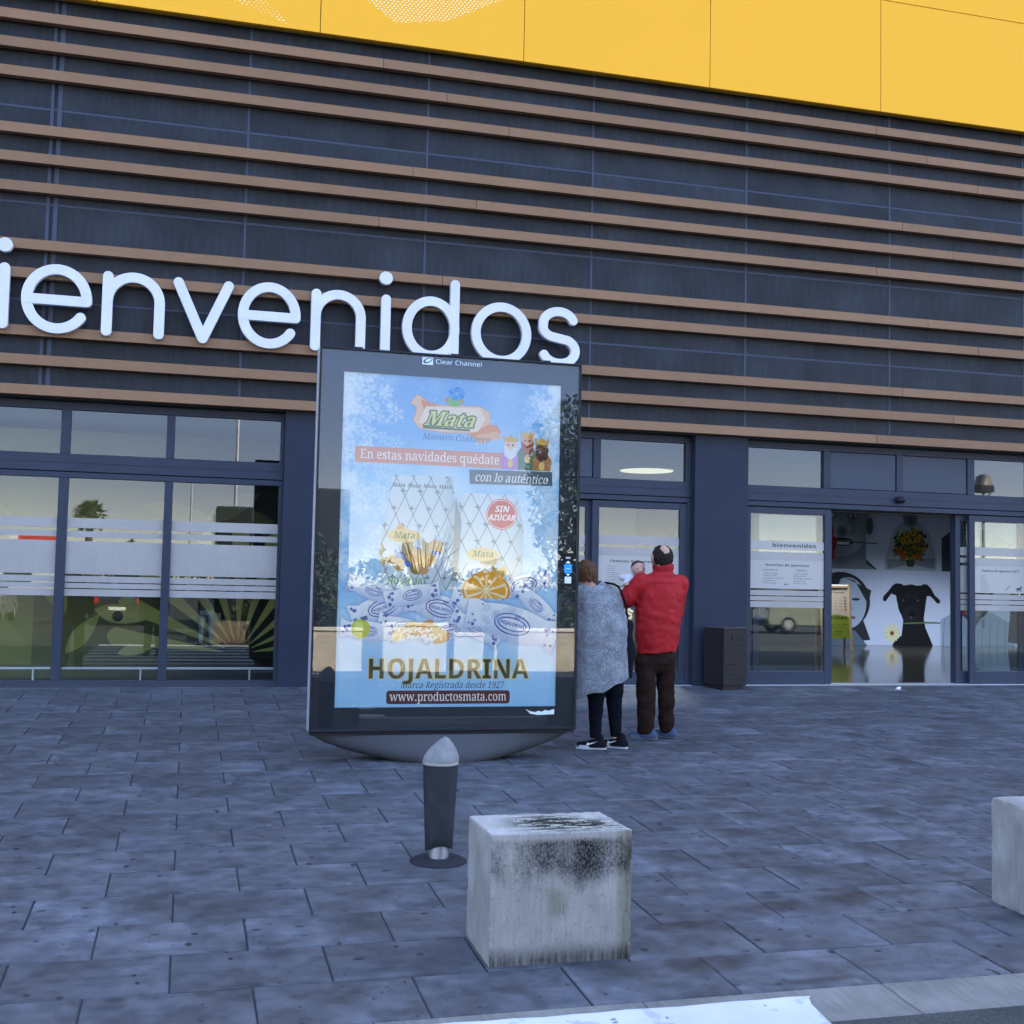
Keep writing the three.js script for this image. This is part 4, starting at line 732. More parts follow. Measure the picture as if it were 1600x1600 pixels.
  E(0.73, 0.412, 0.072, 0.07, '#d63c3c'); g.strokeStyle = '#f3d9d9'; g.lineWidth = 4; g.beginPath(); g.ellipse(U(0.73), Vv(0.412), 0.066 * w, 0.064 * w, 0, 0, 7); g.stroke(); g.font = 'italic bold 40px sans-serif'; g.fillStyle = '#fff'; g.textAlign = 'center'; g.fillText('SIN', U(0.73), Vv(0.405)); g.font = 'italic bold 38px sans-serif'; g.fillText('AZÚCAR', U(0.73), Vv(0.431), U(0.125)); g.textAlign = 'left';
  const blobs = (cx, cy, rx, ry, n) => { for (let i = 0; i < n; i++) { const a = rnd() * 7, r = Math.sqrt(rnd()); E(cx + Math.cos(a) * r * rx, cy + Math.sin(a) * r * ry, rr(0.018, 0.045), rr(0.012, 0.028), ['#c58f3f', '#8f7a3a', '#e2b25a', '#dfe6f2', '#eef2fb', '#7a9ad2', '#5b7fc4', '#b7c9e8', '#caa06a'][(rnd() * 9) | 0], rnd() * 3); } };
  blobs(0.32, 0.53, 0.13, 0.06, 60); blobs(0.66, 0.57, 0.09, 0.03, 24);
  g.font = 'italic bold 40px serif'; for (const [x, y] of [[0.235, 0.495], [0.595, 0.545]]) { E(x + 0.05, y - 0.008, 0.075, 0.03, '#f2d08a'); g.fillStyle = '#5d7030'; g.fillText('Mata', U(x), Vv(y)); }
  g.font = '40px sans-serif'; g.fillStyle = '#6ba043'; g.fillText('HOJALDRI', U(0.215), Vv(0.634)); g.fillStyle = '#8c97a2'; g.fillRect(U(0.21), Vv(0.648), 60, 5); g.fillRect(U(0.34), Vv(0.646), 70, 5);
  // orange slice and wrapped sweets
  
  const sweet = (x, y, rx, ry, a, s = 1) => {
    g.save(); g.translate(U(x), Vv(y)); g.rotate(a); const q = g.createLinearGradient(0, -ry * w, 0, ry * w); q.addColorStop(0, '#fbfcff'); q.addColorStop(0.55, '#e2e9f7'); q.addColorStop(1, '#b4c3e0'); g.fillStyle = q; g.shadowColor = 'rgba(60,90,150,0.55)'; g.shadowBlur = 16;
    g.beginPath(); g.moveTo(-rx * w, -ry * w * 0.7); g.lineTo(-rx * w * 1.5, -ry * w * 0.95); g.lineTo(-rx * w * 1.42, ry * w * 0.9); g.lineTo(-rx * w, ry * w * 0.6); g.quadraticCurveTo(0, ry * w * 1.25, rx * w, ry * w * 0.6); g.lineTo(rx * w * 1.42, ry * w); g.lineTo(rx * w * 1.5, -ry * w * 0.9); g.lineTo(rx * w, -ry * w * 0.7); g.quadraticCurveTo(0, -ry * w * 1.2, -rx * w, -ry * w * 0.7); g.fill();
    g.shadowBlur = 0; for (let i = 0; i < 16; i++) { g.globalAlpha = 0.35; g.strokeStyle = i % 2 ? '#ffffff' : '#9fb2d6'; g.lineWidth = rr(1, 4); g.beginPath(); const q0 = rr(-1.1, 1.1) * rx * w; g.moveTo(q0, rr(-0.8, -0.2) * ry * w); g.quadraticCurveTo(q0 + rr(-30, 30), 0, q0 + rr(-50, 50), rr(0.2, 0.9) * ry * w); g.stroke(); } g.globalAlpha = 1; g.strokeStyle = '#34479e'; g.fillStyle = '#34479e'; g.lineWidth = 5 * s; g.beginPath(); g.ellipse(0, 0, 78 * s, 42 * s, 0, 0, 7); g.stroke(); g.beginPath(); g.ellipse(0, 0, 62 * s, 26 * s, 0, 0, 7); g.stroke(); g.font = `bold ${Math.round(21 * s)}px sans-serif`; g.textAlign = 'center'; g.fillText('HOJALDRINA', 0, 7 * s, 108 * s); g.font = `bold ${Math.round(17 * s)}px sans-serif`; g.fillText('MATA', 26 * s, -29 * s); g.textAlign = 'left';
    for (const sx of [-1, 1]) for (let i = 0; i < 6; i++) { g.globalAlpha = 0.75; g.beginPath(); g.arc(sx * rx * w * rr(1.02, 1.35), rr(-0.8, 0.8) * ry * w, rr(4, 9), 0, 7); g.fill(); } g.globalAlpha = 1; g.restore();
  };
  sweet(0.84, 0.63, 0.095, 0.05, -0.28, 0.8); sweet(0.2, 0.705, 0.10, 0.06, -0.32, 0.85); sweet(0.46, 0.705, 0.115, 0.06, 0.22, 0.9); for (const [x, y, a2, k] of [[0.16, 0.655, 0.3, 0.5], [0.33, 0.665, -0.2, 0.55], [0.62, 0.70, 0.4, 0.5], [0.9, 0.69, 0.7, 0.5], [0.30, 0.765, 0.25, 0.6], [0.5, 0.77, -0.2, 0.62], [0.62, 0.765, 0.5, 0.55], [0.14, 0.775, 0.1, 0.5]]) sweet(x, y, 0.085, 0.045, a2, k); sweet(0.79, 0.75, 0.15, 0.085, 0.26, 1.1);
  for (let i = 0; i < 26; i++) { g.globalAlpha = 0.3; E(rr(0.25, 0.9), rr(0.68, 0.8), rr(0.015, 0.06), rr(0.01, 0.03), rnd() < 0.5 ? '#eef3fc' : '#a8bbe0', rnd() * 3); } g.globalAlpha = 1;
  g.save(); g.beginPath(); g.rect(0, 0, w, Vv(0.672)); g.clip(); E(0.665, 0.648, 0.112, 0.078, '#ef9a1e'); E(0.665, 0.648, 0.101, 0.070, '#fdeabf'); for (let i = 0; i < 10; i++) { const a2 = i / 10 * 6.283, X = U(0.665), Y = Vv(0.648); g.fillStyle = i % 2 ? '#f7b23c' : '#f4a92f'; g.beginPath(); g.moveTo(X + Math.cos(a2) * 10, Y + Math.sin(a2) * 10); g.arc(X, Y, 92, a2 - 0.24, a2 + 0.24); g.closePath(); g.fill(); } g.restore(); E(0.105, 0.768, 0.042, 0.042, '#c9cf4e'); E(0.095, 0.76, 0.02, 0.018, '#e2e77c'); poly([[0.1, 0.735], [0.13, 0.728], [0.135, 0.74], [0.115, 0.745]], '#4d5f8f'); for (let i = 0; i < 40; i++) { const t = rnd(), x = 0.24 + t * 0.24; E(x, 0.80 - 0.035 * Math.sin(t * 3.14) + rr(-0.012, 0.012), rr(0.02, 0.04), rr(0.01, 0.02), ['#d9a052', '#b8772e', '#eac889', '#c48b40'][(rnd() * 4) | 0], rr(-0.6, 0.6)); } for (let i = 0; i < 60; i++) E(rr(0.25, 0.47), rr(0.76, 0.8), 0.008, 0.005, '#fbf3e4', rnd() * 3);
  // product name and address
  g.font = 'bold 122px sans-serif'; g.lineWidth = 9; g.strokeStyle = '#dccf8a'; g.strokeText('HOJALDRINA', U(0.135), Vv(0.915), U(0.745)); g.fillStyle = '#4b4735'; g.fillText('HOJALDRINA', U(0.135), Vv(0.915), U(0.745));
  g.font = 'italic 40px serif'; g.fillStyle = '#3d3d4a'; g.fillText('Marca Registrada desde 1927', U(0.285), Vv(0.944), U(0.47));
  g.fillStyle = '#5b2f2a'; g.beginPath(); g.roundRect(U(0.225), Vv(0.951), U(0.56), Vv(0.04), 14); g.fill(); g.font = '52px serif'; g.fillStyle = '#fff'; g.fillText('www.productosmata.com', U(0.24), Vv(0.982), U(0.53));
});
{
  const X0 = 0.892, X1 = 2.937, Y0 = 0.04, Y1 = 2.888, ZF = 4.3;
  const o = thing('poster_display', 'tall dark-framed advertising display with a blue Christmas sweets poster on the pavement', 'advertising display');
  o.position.set(1.915, 0, 4.2); const cx = 1.915, L = (x) => x - cx, Z = (z) => z - 4.2;
  part('casing', [b2(L(X0) + 0.012, L(X1) - 0.012, Y0 + 0.012, Y1 - 0.012, Z(4.10), Z(4.262))], M.black, o);
  // aluminium side profiles with a dark groove
  for (const [a, b] of [[X0, X0 + 0.011], [X1 - 0.011, X1]]) part('side_profile', [b2(L(a), L(b), Y0, Y1, Z(4.212), Z(4.286), 0.003), b2(L(a), L(b), Y0, Y1, Z(4.098), Z(4.178), 0.003)], M.alu, o);
  part('door_frame', [b2(L(X0), L(X0) + 0.014, Y0, Y1, Z(4.288), Z(ZF), 0.003), b2(L(X1) - 0.014, L(X1), Y0, Y1, Z(4.288), Z(ZF), 0.003), b2(L(X0) + 0.014, L(X1) - 0.014, Y0, Y0 + 0.018, Z(4.27), Z(ZF) - 0.001, 0.003), b2(L(X0) + 0.014, L(X1) - 0.014, Y1 - 0.016, Y1, Z(4.1), Z(ZF) - 0.001, 0.003)], M.black, o);
  part('lower_trim', b2(L(X0) + 0.01, L(X1) - 0.01, Y0 - 0.022, Y0 - 0.004, Z(4.11), Z(4.285), 0.003), M.black, o);
  part('hinge', [0.14, 0.5, 0.86].map((t) => bar(V3(L(lerp(X0, X1, t)) - 0.03, Y1 + 0.004, Z(4.285)), V3(L(lerp(X0, X1, t)) + 0.03, Y1 + 0.004, Z(4.285)), 0.009)), M.black, o);
  const mask = std(0.012, 0.015, 0.019, 0.5);
  part('border', [b2(L(X0) + 0.014, L(1.076), Y0 + 0.018, Y1 - 0.016, Z(4.264), Z(4.274)), b2(L(2.776), L(X1) - 0.014, Y0 + 0.018, Y1 - 0.016, Z(4.264), Z(4.274)), b2(L(1.076), L(2.776), Y0 + 0.018, 0.217, Z(4.264), Z(4.274)), b2(L(1.076), L(2.776), 2.712, Y1 - 0.016, Z(4.264), Z(4.274))], mask, o);
  const ps = part('poster', flatBox(L(1.076), L(2.776), 0.217, 2.712, Z(4.2625), Z(4.2655)), std(0.68, 0.60, 0.50, 0.55, { map: posterTex }), o);
  part('torn_edge', (() => { const sh = new THREE.Shape(); [[0.62, 0], [0.66, -0.035], [0.72, -0.045], [0.85, -0.04], [0.85, 0.0], [0.83, -0.006], [0.8, -0.014], [0.78, -0.006], [0.75, -0.02], [0.72, -0.012], [0.70, -0.024], [0.66, -0.016]].forEach(([x, y], i) => i ? sh.lineTo(x, y) : sh.moveTo(x, y)); return new THREE.ExtrudeGeometry(sh, { depth: 0.001, bevelEnabled: false }).translate(0, 0.196, Z(4.2752)); })(), M.white, ps);
  part('glass_door', b2(L(X0) + 0.012, L(X1) - 0.012, Y0 + 0.016, Y1 - 0.014, Z(4.2785), Z(4.2855)), phys(0.96, 0.98, 0.98, 0, { transmission: 1, thickness: 0, ior: 1.46 }), o);
  // maker's mark on the top border
  const brand = ctex(1024, 160, (g, w, h) => { g.fillStyle = '#14171b'; g.fillRect(0, 0, w, h); g.fillStyle = '#d4dde8'; g.font = '112px sans-serif'; g.fillText('Clear Channel', 205, 118, 800); g.fillRect(10, 14, 160, 132); g.fillStyle = '#14171b'; g.beginPath(); g.ellipse(92, 74, 74, 40, -0.5, 0, 7); g.fill(); g.fillStyle = '#d4dde8'; g.beginPath(); g.ellipse(102, 66, 52, 24, -0.5, 0, 7); g.fill(); });
  part('maker_plate', flatBox(L(1.66), L(2.197), 2.798, 2.878 - 0.01, Z(4.2742), Z(4.2752)), std(1, 1, 1, 0.5, { map: brand }), o);
  const nfc = ctex(160, 540, (g, w, h) => { g.fillStyle = '#0b0c10'; g.beginPath(); g.roundRect(0, 0, w, h, 80); g.fill(); g.fillStyle = '#0b0c10'; g.fillRect(0, 0, w, h); g.fillStyle = '#e8eef4'; g.font = 'bold 44px sans-serif'; g.textAlign = 'center'; g.fillText('NFC', 80, 92); g.beginPath(); g.moveTo(80, 128); g.lineTo(124, 166); g.lineTo(36, 166); g.fill(); g.fillStyle = '#2e93e8'; g.beginPath(); g.roundRect(12, 184, 136, 148, 10); g.fill(); g.fillStyle = '#bfe0fa'; g.fillRect(38, 252, 84, 10); g.fillStyle = '#e8eef4'; g.beginPath(); g.moveTo(80, 380); g.lineTo(118, 346); g.lineTo(42, 346); g.fill(); g.fillStyle = '#c9d3dc'; g.beginPath(); g.roundRect(22, 392, 116, 112, 8); g.fill(); });
  part('contact_sticker', flatBox(L(2.818), L(2.892), 1.148, 1.398, Z(4.2857), Z(4.2865)), std(1, 1, 1, 0.45, { map: nfc }), o);
  // concrete foot: flared, narrower on the ground
  const ringAt = (t, cxx, cz, a, b, yf) => Array.from({ length: 40 }, (_, i) => { const q = -i / 40 * 2 * Math.PI, x = cxx + a * Math.cos(q), z = cz + b * Math.sin(q); return V3(L(x), yf(z), Z(z)); });
  part('foot', loft([ringAt(0, 1.93, 4.10, 0.42, 0.22, (z) => gy(z) - 0.02), ringAt(0, 1.93, 4.10, 0.46, 0.24, (z) => gy(z) + 0.006), ringAt(0, 1.93, 4.11, 0.62, 0.23, (z) => gy(z) + 0.04), ringAt(0, 1.92, 4.13, 0.76, 0.20, () => -0.10), ringAt(0, 1.918, 4.16, 0.89, 0.15, () => -0.05), ringAt(1, 1.915, 4.19, 1.005, 0.105, () => Y0 - 0.025)], true, false), M.pad, o);
  part('back_sheet', b2(L(X0) + 0.02, L(X1) - 0.02, Y0 + 0.02, Y1 - 0.02, Z(4.09), Z(4.0985)), std(0.05, 0.055, 0.065, 0.4), o);
}

// ---------------------------------------------------------------- steel-capped bollard
{
  const bz = 6.93, o = thing('bollard', 'dark tapered bollard with pointed grey cap beside the concrete block', 'bollard', [1.315, gy(6.93), bz]);
  const B = -gy(bz), ring = (y, rx, rz, ridge, dx = 0, dz = 0) => Array.from({ length: 36 }, (_, i) => { const q = -i / 36 * 2 * Math.PI, c = Math.cos(q), s = Math.sin(q), k = 1 + ridge * Math.pow(Math.max(0, c * 0.25 + s * 0.968), 14); return V3(dx + rx * c * k, y + B, dz + rz * s * k); });
  const arch = (y) => ring(y, y < -0.23 ? 0.072 : 0.058, y < -0.23 ? 0.069 : 0.056, 0.03).map((q, i) => { q.y += 0.03 * Math.pow(Math.max(0, Math.sin(i / 36 * 2 * Math.PI * 1) * -1), 2) ; return q; });
  const foot = std(0.022, 0.022, 0.026, 0.85, { bumpMap: scaled(grain, 5), bumpScale: 0.002 });
  part('foot', loft([[0.152, -0.01], [0.15, 0.006], [0.13, 0.016], [0.09, 0.022], [0.056, 0.024]].map(([r, y]) => ring(y - B, r, r * 0.95, 0)), true, true).rotateX(TILT), foot, o);
  part('tube', cyl(0.053, 0.053, 0.16, 0, 0.01, 0, 28), M.steel, o);
  const body = std(0.042, 0.047, 0.056, 0.6, { map: scaled(concTex, 2.5), bumpMap: scaled(grain, 4), bumpScale: 0.0008 });
  part('body', loft([arch(-0.225), arch(-0.245), ring(-0.17, 0.075, 0.071, 0.035), ring(-0.1, 0.079, 0.075, 0.04), ring(0.06, 0.087, 0.082, 0.05), ring(0.198, 0.092, 0.087, 0.06)], true, true), body, o);
  part('collar', loft([ring(0.198, 0.0935, 0.0885, 0.06), ring(0.212, 0.0945, 0.0895, 0.06)], true, true), std(0.33, 0.32, 0.28, 0.6), o);
  part('cap', loft([ring(0.2125, 0.096, 0.091, 0.07), ring(0.24, 0.091, 0.086, 0.09, 0.004), ring(0.275, 0.072, 0.068, 0.1, 0.01), ring(0.305, 0.047, 0.045, 0.1, 0.016), ring(0.328, 0.022, 0.022, 0.08, 0.021), ring(0.338, 0.006, 0.006, 0, 0.022)], true, true), std(0.27, 0.27, 0.28, 0.5, { map: scaled(concTex, 3), bumpMap: scaled(grain, 6), bumpScale: 0.0006 }), o);
}
// ---------------------------------------------------------------- concrete blocks
{
  const stain = dtex(1024, 1024, (u, v) => { // lower 0.6: front face; upper 0.4: top face
    const n = fbm(u, v, 6, 5, 41), fine = hash(u * 1024, v * 1024, 5), pit = fbm(u, v, 90, 2, 18);
    let a = 0.80 + 0.16 * (n - 0.5) + 0.03 * (fine - 0.5), r = 1, b = 0.965;
    if (v < 0.6) {
      const y = v / 0.6, streak = fbm(u * 2, v * 0.25, 32, 3, 61);
      a += 0.10 * (streak - 0.5);
      const band = sst(0.50 + 0.34 * (fbm(u, 0.2, 7, 3, 4) - 0.42), 0.74, y) * (1 - sst(0.90, 0.965, y)), bite = fbm(u, v, 8, 3, 27), blot = 0.95 * Math.exp(-Math.pow((u - 0.67) / 0.13, 2)) + 0.55 * Math.exp(-Math.pow((u - 0.42) / 0.16, 2)) + 0.55 * Math.exp(-Math.pow((u - 0.95) / 0.06, 2));
      let dark = band * (0.34 + 0.55 * blot) * sst(0.22, 0.9, bite + 0.45 * fbm(u, v, 60, 3, 15));
      dark = 0.74 * dark * (0.62 + 0.62 * sst(0.34, 0.66, fbm(u, v, 150, 2, 12))) ;
      a *= 1 - clamp(dark, 0, 0.8);
      const brown = Math.exp(-Math.pow((u - 0.46) / 0.08, 2)) * sst(0.28, 0.4, y) * (1 - sst(0.5, 0.62, y)) * 0.16 + sst(0.86, 0.97, u) * 0.33 * streak * 1.6;
      a *= 1 - brown * 0.75; b -= brown * 0.28;
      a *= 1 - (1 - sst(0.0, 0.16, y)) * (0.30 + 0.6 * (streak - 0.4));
    } else {
      const y = (v - 0.6) / 0.4, m = 1.15 * Math.exp(-Math.pow((u - 0.50) / 0.24, 2) - Math.pow((y - 0.45) / 0.36, 2)) + 0.7 * Math.exp(-Math.pow((u - 0.82) / 0.16, 2) - Math.pow((y - 0.30) / 0.26, 2)), st = fbm(u * 0.6, v * 4, 16, 4, 19);
      a += 0.10; a *= 1 - clamp(m * 0.9, 0, 0.8) * sst(0.36, 0.62, st * 0.75 + 0.35 * pit) ; b -= 0.1 * m * (1 - st);
    }
    a -= 0.10 * sst(0.7, 0.8, pit);
    return [a * r, a * 0.985, a * b];
  });
  const mat = std(0.43, 0.415, 0.39, 0.85, { map: stain, bumpMap: scaled(grain, 2), bumpScale: 0.0016 });
  const plain = std(0.42, 0.415, 0.40, 0.85, { map: scaled(concTex, 1.3), bumpMap: scaled(grain, 3), bumpScale: 0.0016 });
  const block = (dirty) => {
    const chip = (x, y, z) => { const q = [Math.abs(x) - 0.292, Math.abs(y - 0.245) - 0.257, Math.abs(z) - 0.192], o = Math.hypot(Math.max(q[0], 0), Math.max(q[1], 0), Math.max(q[2], 0)) + Math.min(0, Math.max(...q)) - 0.008; const t = [...q].sort((a, b) => b - a), edge = clamp(1 + t[1] / 0.03); return o + 0.0012 * n3(x * 22, y * 22, z * 22) + edge * 0.010 * Math.max(0, n3(x * 34 + (dirty ? 0 : 7), y * 34, z * 34) - 0.25); };
    const g = sdfMesh(chip, [-0.325, -0.03, -0.225], [0.325, 0.53, 0.225], 0.0075), p = g.attributes.position.array, n = g.attributes.normal.array, uv = g.attributes.uv.array, keep = { s: [[], [], []], d: [[], [], []] };
    for (let i = 0; i < p.length / 3; i += 3) {
      const f = (n[i * 3 + 2] + n[i * 3 + 5] + n[i * 3 + 8]) / 3, t = (n[i * 3 + 1] + n[i * 3 + 4] + n[i * 3 + 7]) / 3, k = dirty && (f > 0.5 || t > 0.5) ? 'd' : 's';
      for (let q = i; q < i + 3; q++) {
        keep[k][0].push(p[q * 3], p[q * 3 + 1], p[q * 3 + 2]); keep[k][1].push(n[q * 3], n[q * 3 + 1], n[q * 3 + 2]);
        if (k === 's') keep[k][2].push(uv[q * 2], uv[q * 2 + 1]);
        else if (f > 0.5) keep[k][2].push(p[q * 3] / 0.6 + 0.5, clamp((p[q * 3 + 1] + 0.0) / 0.51, 0.004, 0.996) * 0.6); else keep[k][2].push(p[q * 3] / 0.6 + 0.5, 0.6 + clamp(0.5 - p[q * 3 + 2] / 0.4, 0.01, 0.99) * 0.4);
      }
    }
    const mk = ([a, b, c]) => { const q = new THREE.BufferGeometry(); q.setAttribute('position', new THREE.Float32BufferAttribute(a, 3)); q.setAttribute('normal', new THREE.Float32BufferAttribute(b, 3)); q.setAttribute('uv', new THREE.Float32BufferAttribute(c, 2)); return q; };
    return [mk(keep.s), dirty ? mk(keep.d) : null];
  };
  const [s1, d1] = block(true), [s2] = block(false);
  const o = thing('concrete_block', 'grey concrete block with black mildew stains on top and front, nearest the road', 'concrete block', [1.503, gy(8.25), 8.25], 0, 'concrete blocks along the kerb');
  part('body', s1, plain, o); part('stained_face', d1, mat, o);
  const q = thing('concrete_block', 'cleaner grey concrete block cut off by the right edge of the photo', 'concrete block', [4.155, gy(8.2), 8.2], 0.04, 'concrete blocks along the kerb');
  part('body', s2, plain, q);
}
// ---------------------------------------------------------------- perforated litter bin
{
  const o = thing('litter_bin', 'brown-black perforated metal litter bin against the column by the door', 'litter bin', [6.13, gy(0.227), 0.227], 0.29);
  const m = std(0.017, 0.0145, 0.016, 0.5, { bumpMap: scaled(grain, 5), bumpScale: 0.0006 }), w = 0.36, d = 0.34, hh = 0.70;
  part('shell', [b2(-w / 2, w / 2, 0.05, hh, d / 2 - 0.012, d / 2, 0.003), b2(-w / 2, w / 2, 0.05, hh, -d / 2, -d / 2 + 0.012, 0.003), b2(-w / 2, -w / 2 + 0.012, 0.05, hh, -d / 2 + 0.012, d / 2 - 0.012), b2(w / 2 - 0.012, w / 2, 0.05, hh, -d / 2 + 0.012, d / 2 - 0.012), b2(-w / 2 + 0.012, w / 2 - 0.012, 0.05, 0.07, -d / 2 + 0.012, d / 2 - 0.012)], m, o);
  part('base', b2(-w / 2 + 0.02, w / 2 - 0.03, -0.03, 0.05, -d / 2 + 0.02, d / 2 - 0.03, 0.004), m, o);
  part('rim', [b2(-w / 2 - 0.008, w / 2 + 0.008, hh, hh + 0.02, d / 2 - 0.03, d / 2 + 0.008, 0.004), b2(-w / 2 - 0.008, w / 2 + 0.008, hh, hh + 0.02, -d / 2 - 0.008, -d / 2 + 0.03, 0.004), b2(-w / 2 - 0.008, -w / 2 + 0.03, hh, hh + 0.02, -d / 2 + 0.03, d / 2 - 0.03, 0.004), b2(w / 2 - 0.03, w / 2 + 0.008, hh, hh + 0.02, -d / 2 + 0.03, d / 2 - 0.03, 0.004)], std(0.05, 0.042, 0.044, 0.4), o);
  part('liner', b2(-w / 2 + 0.03, w / 2 - 0.03, 0.08, hh - 0.06, -d / 2 + 0.03, d / 2 - 0.03), M.dark, o);
  part('plate', b2(-0.06, 0.14, hh - 0.13, hh - 0.07, d / 2, d / 2 + 0.008, 0.003), m, o);
  const hl = []; let s = 3;
  for (let r = 0; r < 9; r++) for (let c = 0; c < 7; c++) if (hash(r, c, s) < 0.55) { const x = -0.14 + c * 0.047, y = 0.12 + r * 0.056; if (y < hh - 0.15) hl.push(new THREE.CylinderGeometry(0.011, 0.011, 0.003, 12).rotateX(Math.PI / 2).translate(x, y, d / 2 + 0.0005)); if (c < 6) hl.push(new THREE.CylinderGeometry(0.011, 0.011, 0.003, 12).rotateZ(Math.PI / 2).translate(-w / 2 - 0.0005, y, -0.12 + c * 0.047)); }
  part('perforations', hl, M.dark, o).userData.kind = 'stuff';
}

// ---------------------------------------------------------------- people
const shoeGeo = (len, wid, hgt, tall) => sdfMesh(join([cap([-len * 0.34, hgt * 0.42, 0], [-len * 0.1, hgt * 0.46, 0], wid * 0.44, wid * 0.47), cap([-len * 0.1, hgt * 0.42, 0], [len * 0.36, hgt * 0.3, 0.004], wid * 0.47, wid * 0.36), cap([-len * 0.3, hgt * 0.5, 0], [-len * 0.28, tall, 0], wid * 0.36, wid * 0.3)], 0.03), [-len * 0.6, 0.016, -wid], [len * 0.6, tall + 0.05, wid], 0.007);
const soleGeo = (len, wid, hgt) => { const sh = new THREE.Shape(), n = 36; for (let i = 0; i <= n; i++) { const a = i / n * 2 * Math.PI, c = Math.cos(a), s = Math.sin(a), k = c > 0 ? 1 : 0.9; const x = len * 0.5 * c, y = wid * 0.5 * s * k * (1 - 0.18 * Math.exp(-Math.pow((c + 0.15) / 0.3, 2))); i ? sh.lineTo(x, y) : sh.moveTo(x, y); } return metric(new THREE.ExtrudeGeometry(sh, { depth: hgt, bevelEnabled: true, bevelSize: 0.004, bevelThickness: 0.004, bevelOffset: -0.004, bevelSegments: 1 }).rotateX(-Math.PI / 2).translate(0, 0.004, 0)); };
function shoes(o, list, upper, sole, len, wid, extra) { // [x, z, turn]; toes along local +x
  for (const [x, z, a] of list) {
    const s = part('shoe', shoeGeo(len, wid, 0.075, 0.1), upper, o); s.position.set(x, gy(o.position.z + z) - o.position.y, z); s.rotation.set(0, a, 0);
    part('sole', soleGeo(len, wid * 0.98, 0.026), sole, s);
    if (extra) extra(s);
  }
}
const eyes = (o, c, d, s, up, gap, r) => { for (const k of [-1, 1]) part('eye', new THREE.SphereGeometry(r, 10, 8).translate(c.x + s.x * gap * k + d.x, c.y + s.y * gap * k + d.y, c.z + s.z * gap * k + d.z), std(0.03, 0.02, 0.015, 0.3), o); };
const fold = (f, amp, fx, fy, fz, sx = 0) => (x, y, z) => f(x, y, z) + amp * (n3(x * fx + sx, y * fy, z * fz) + 0.5 * n3(x * fx * 2.3 + 9, y * fy * 2.1, z * fz * 2.3));
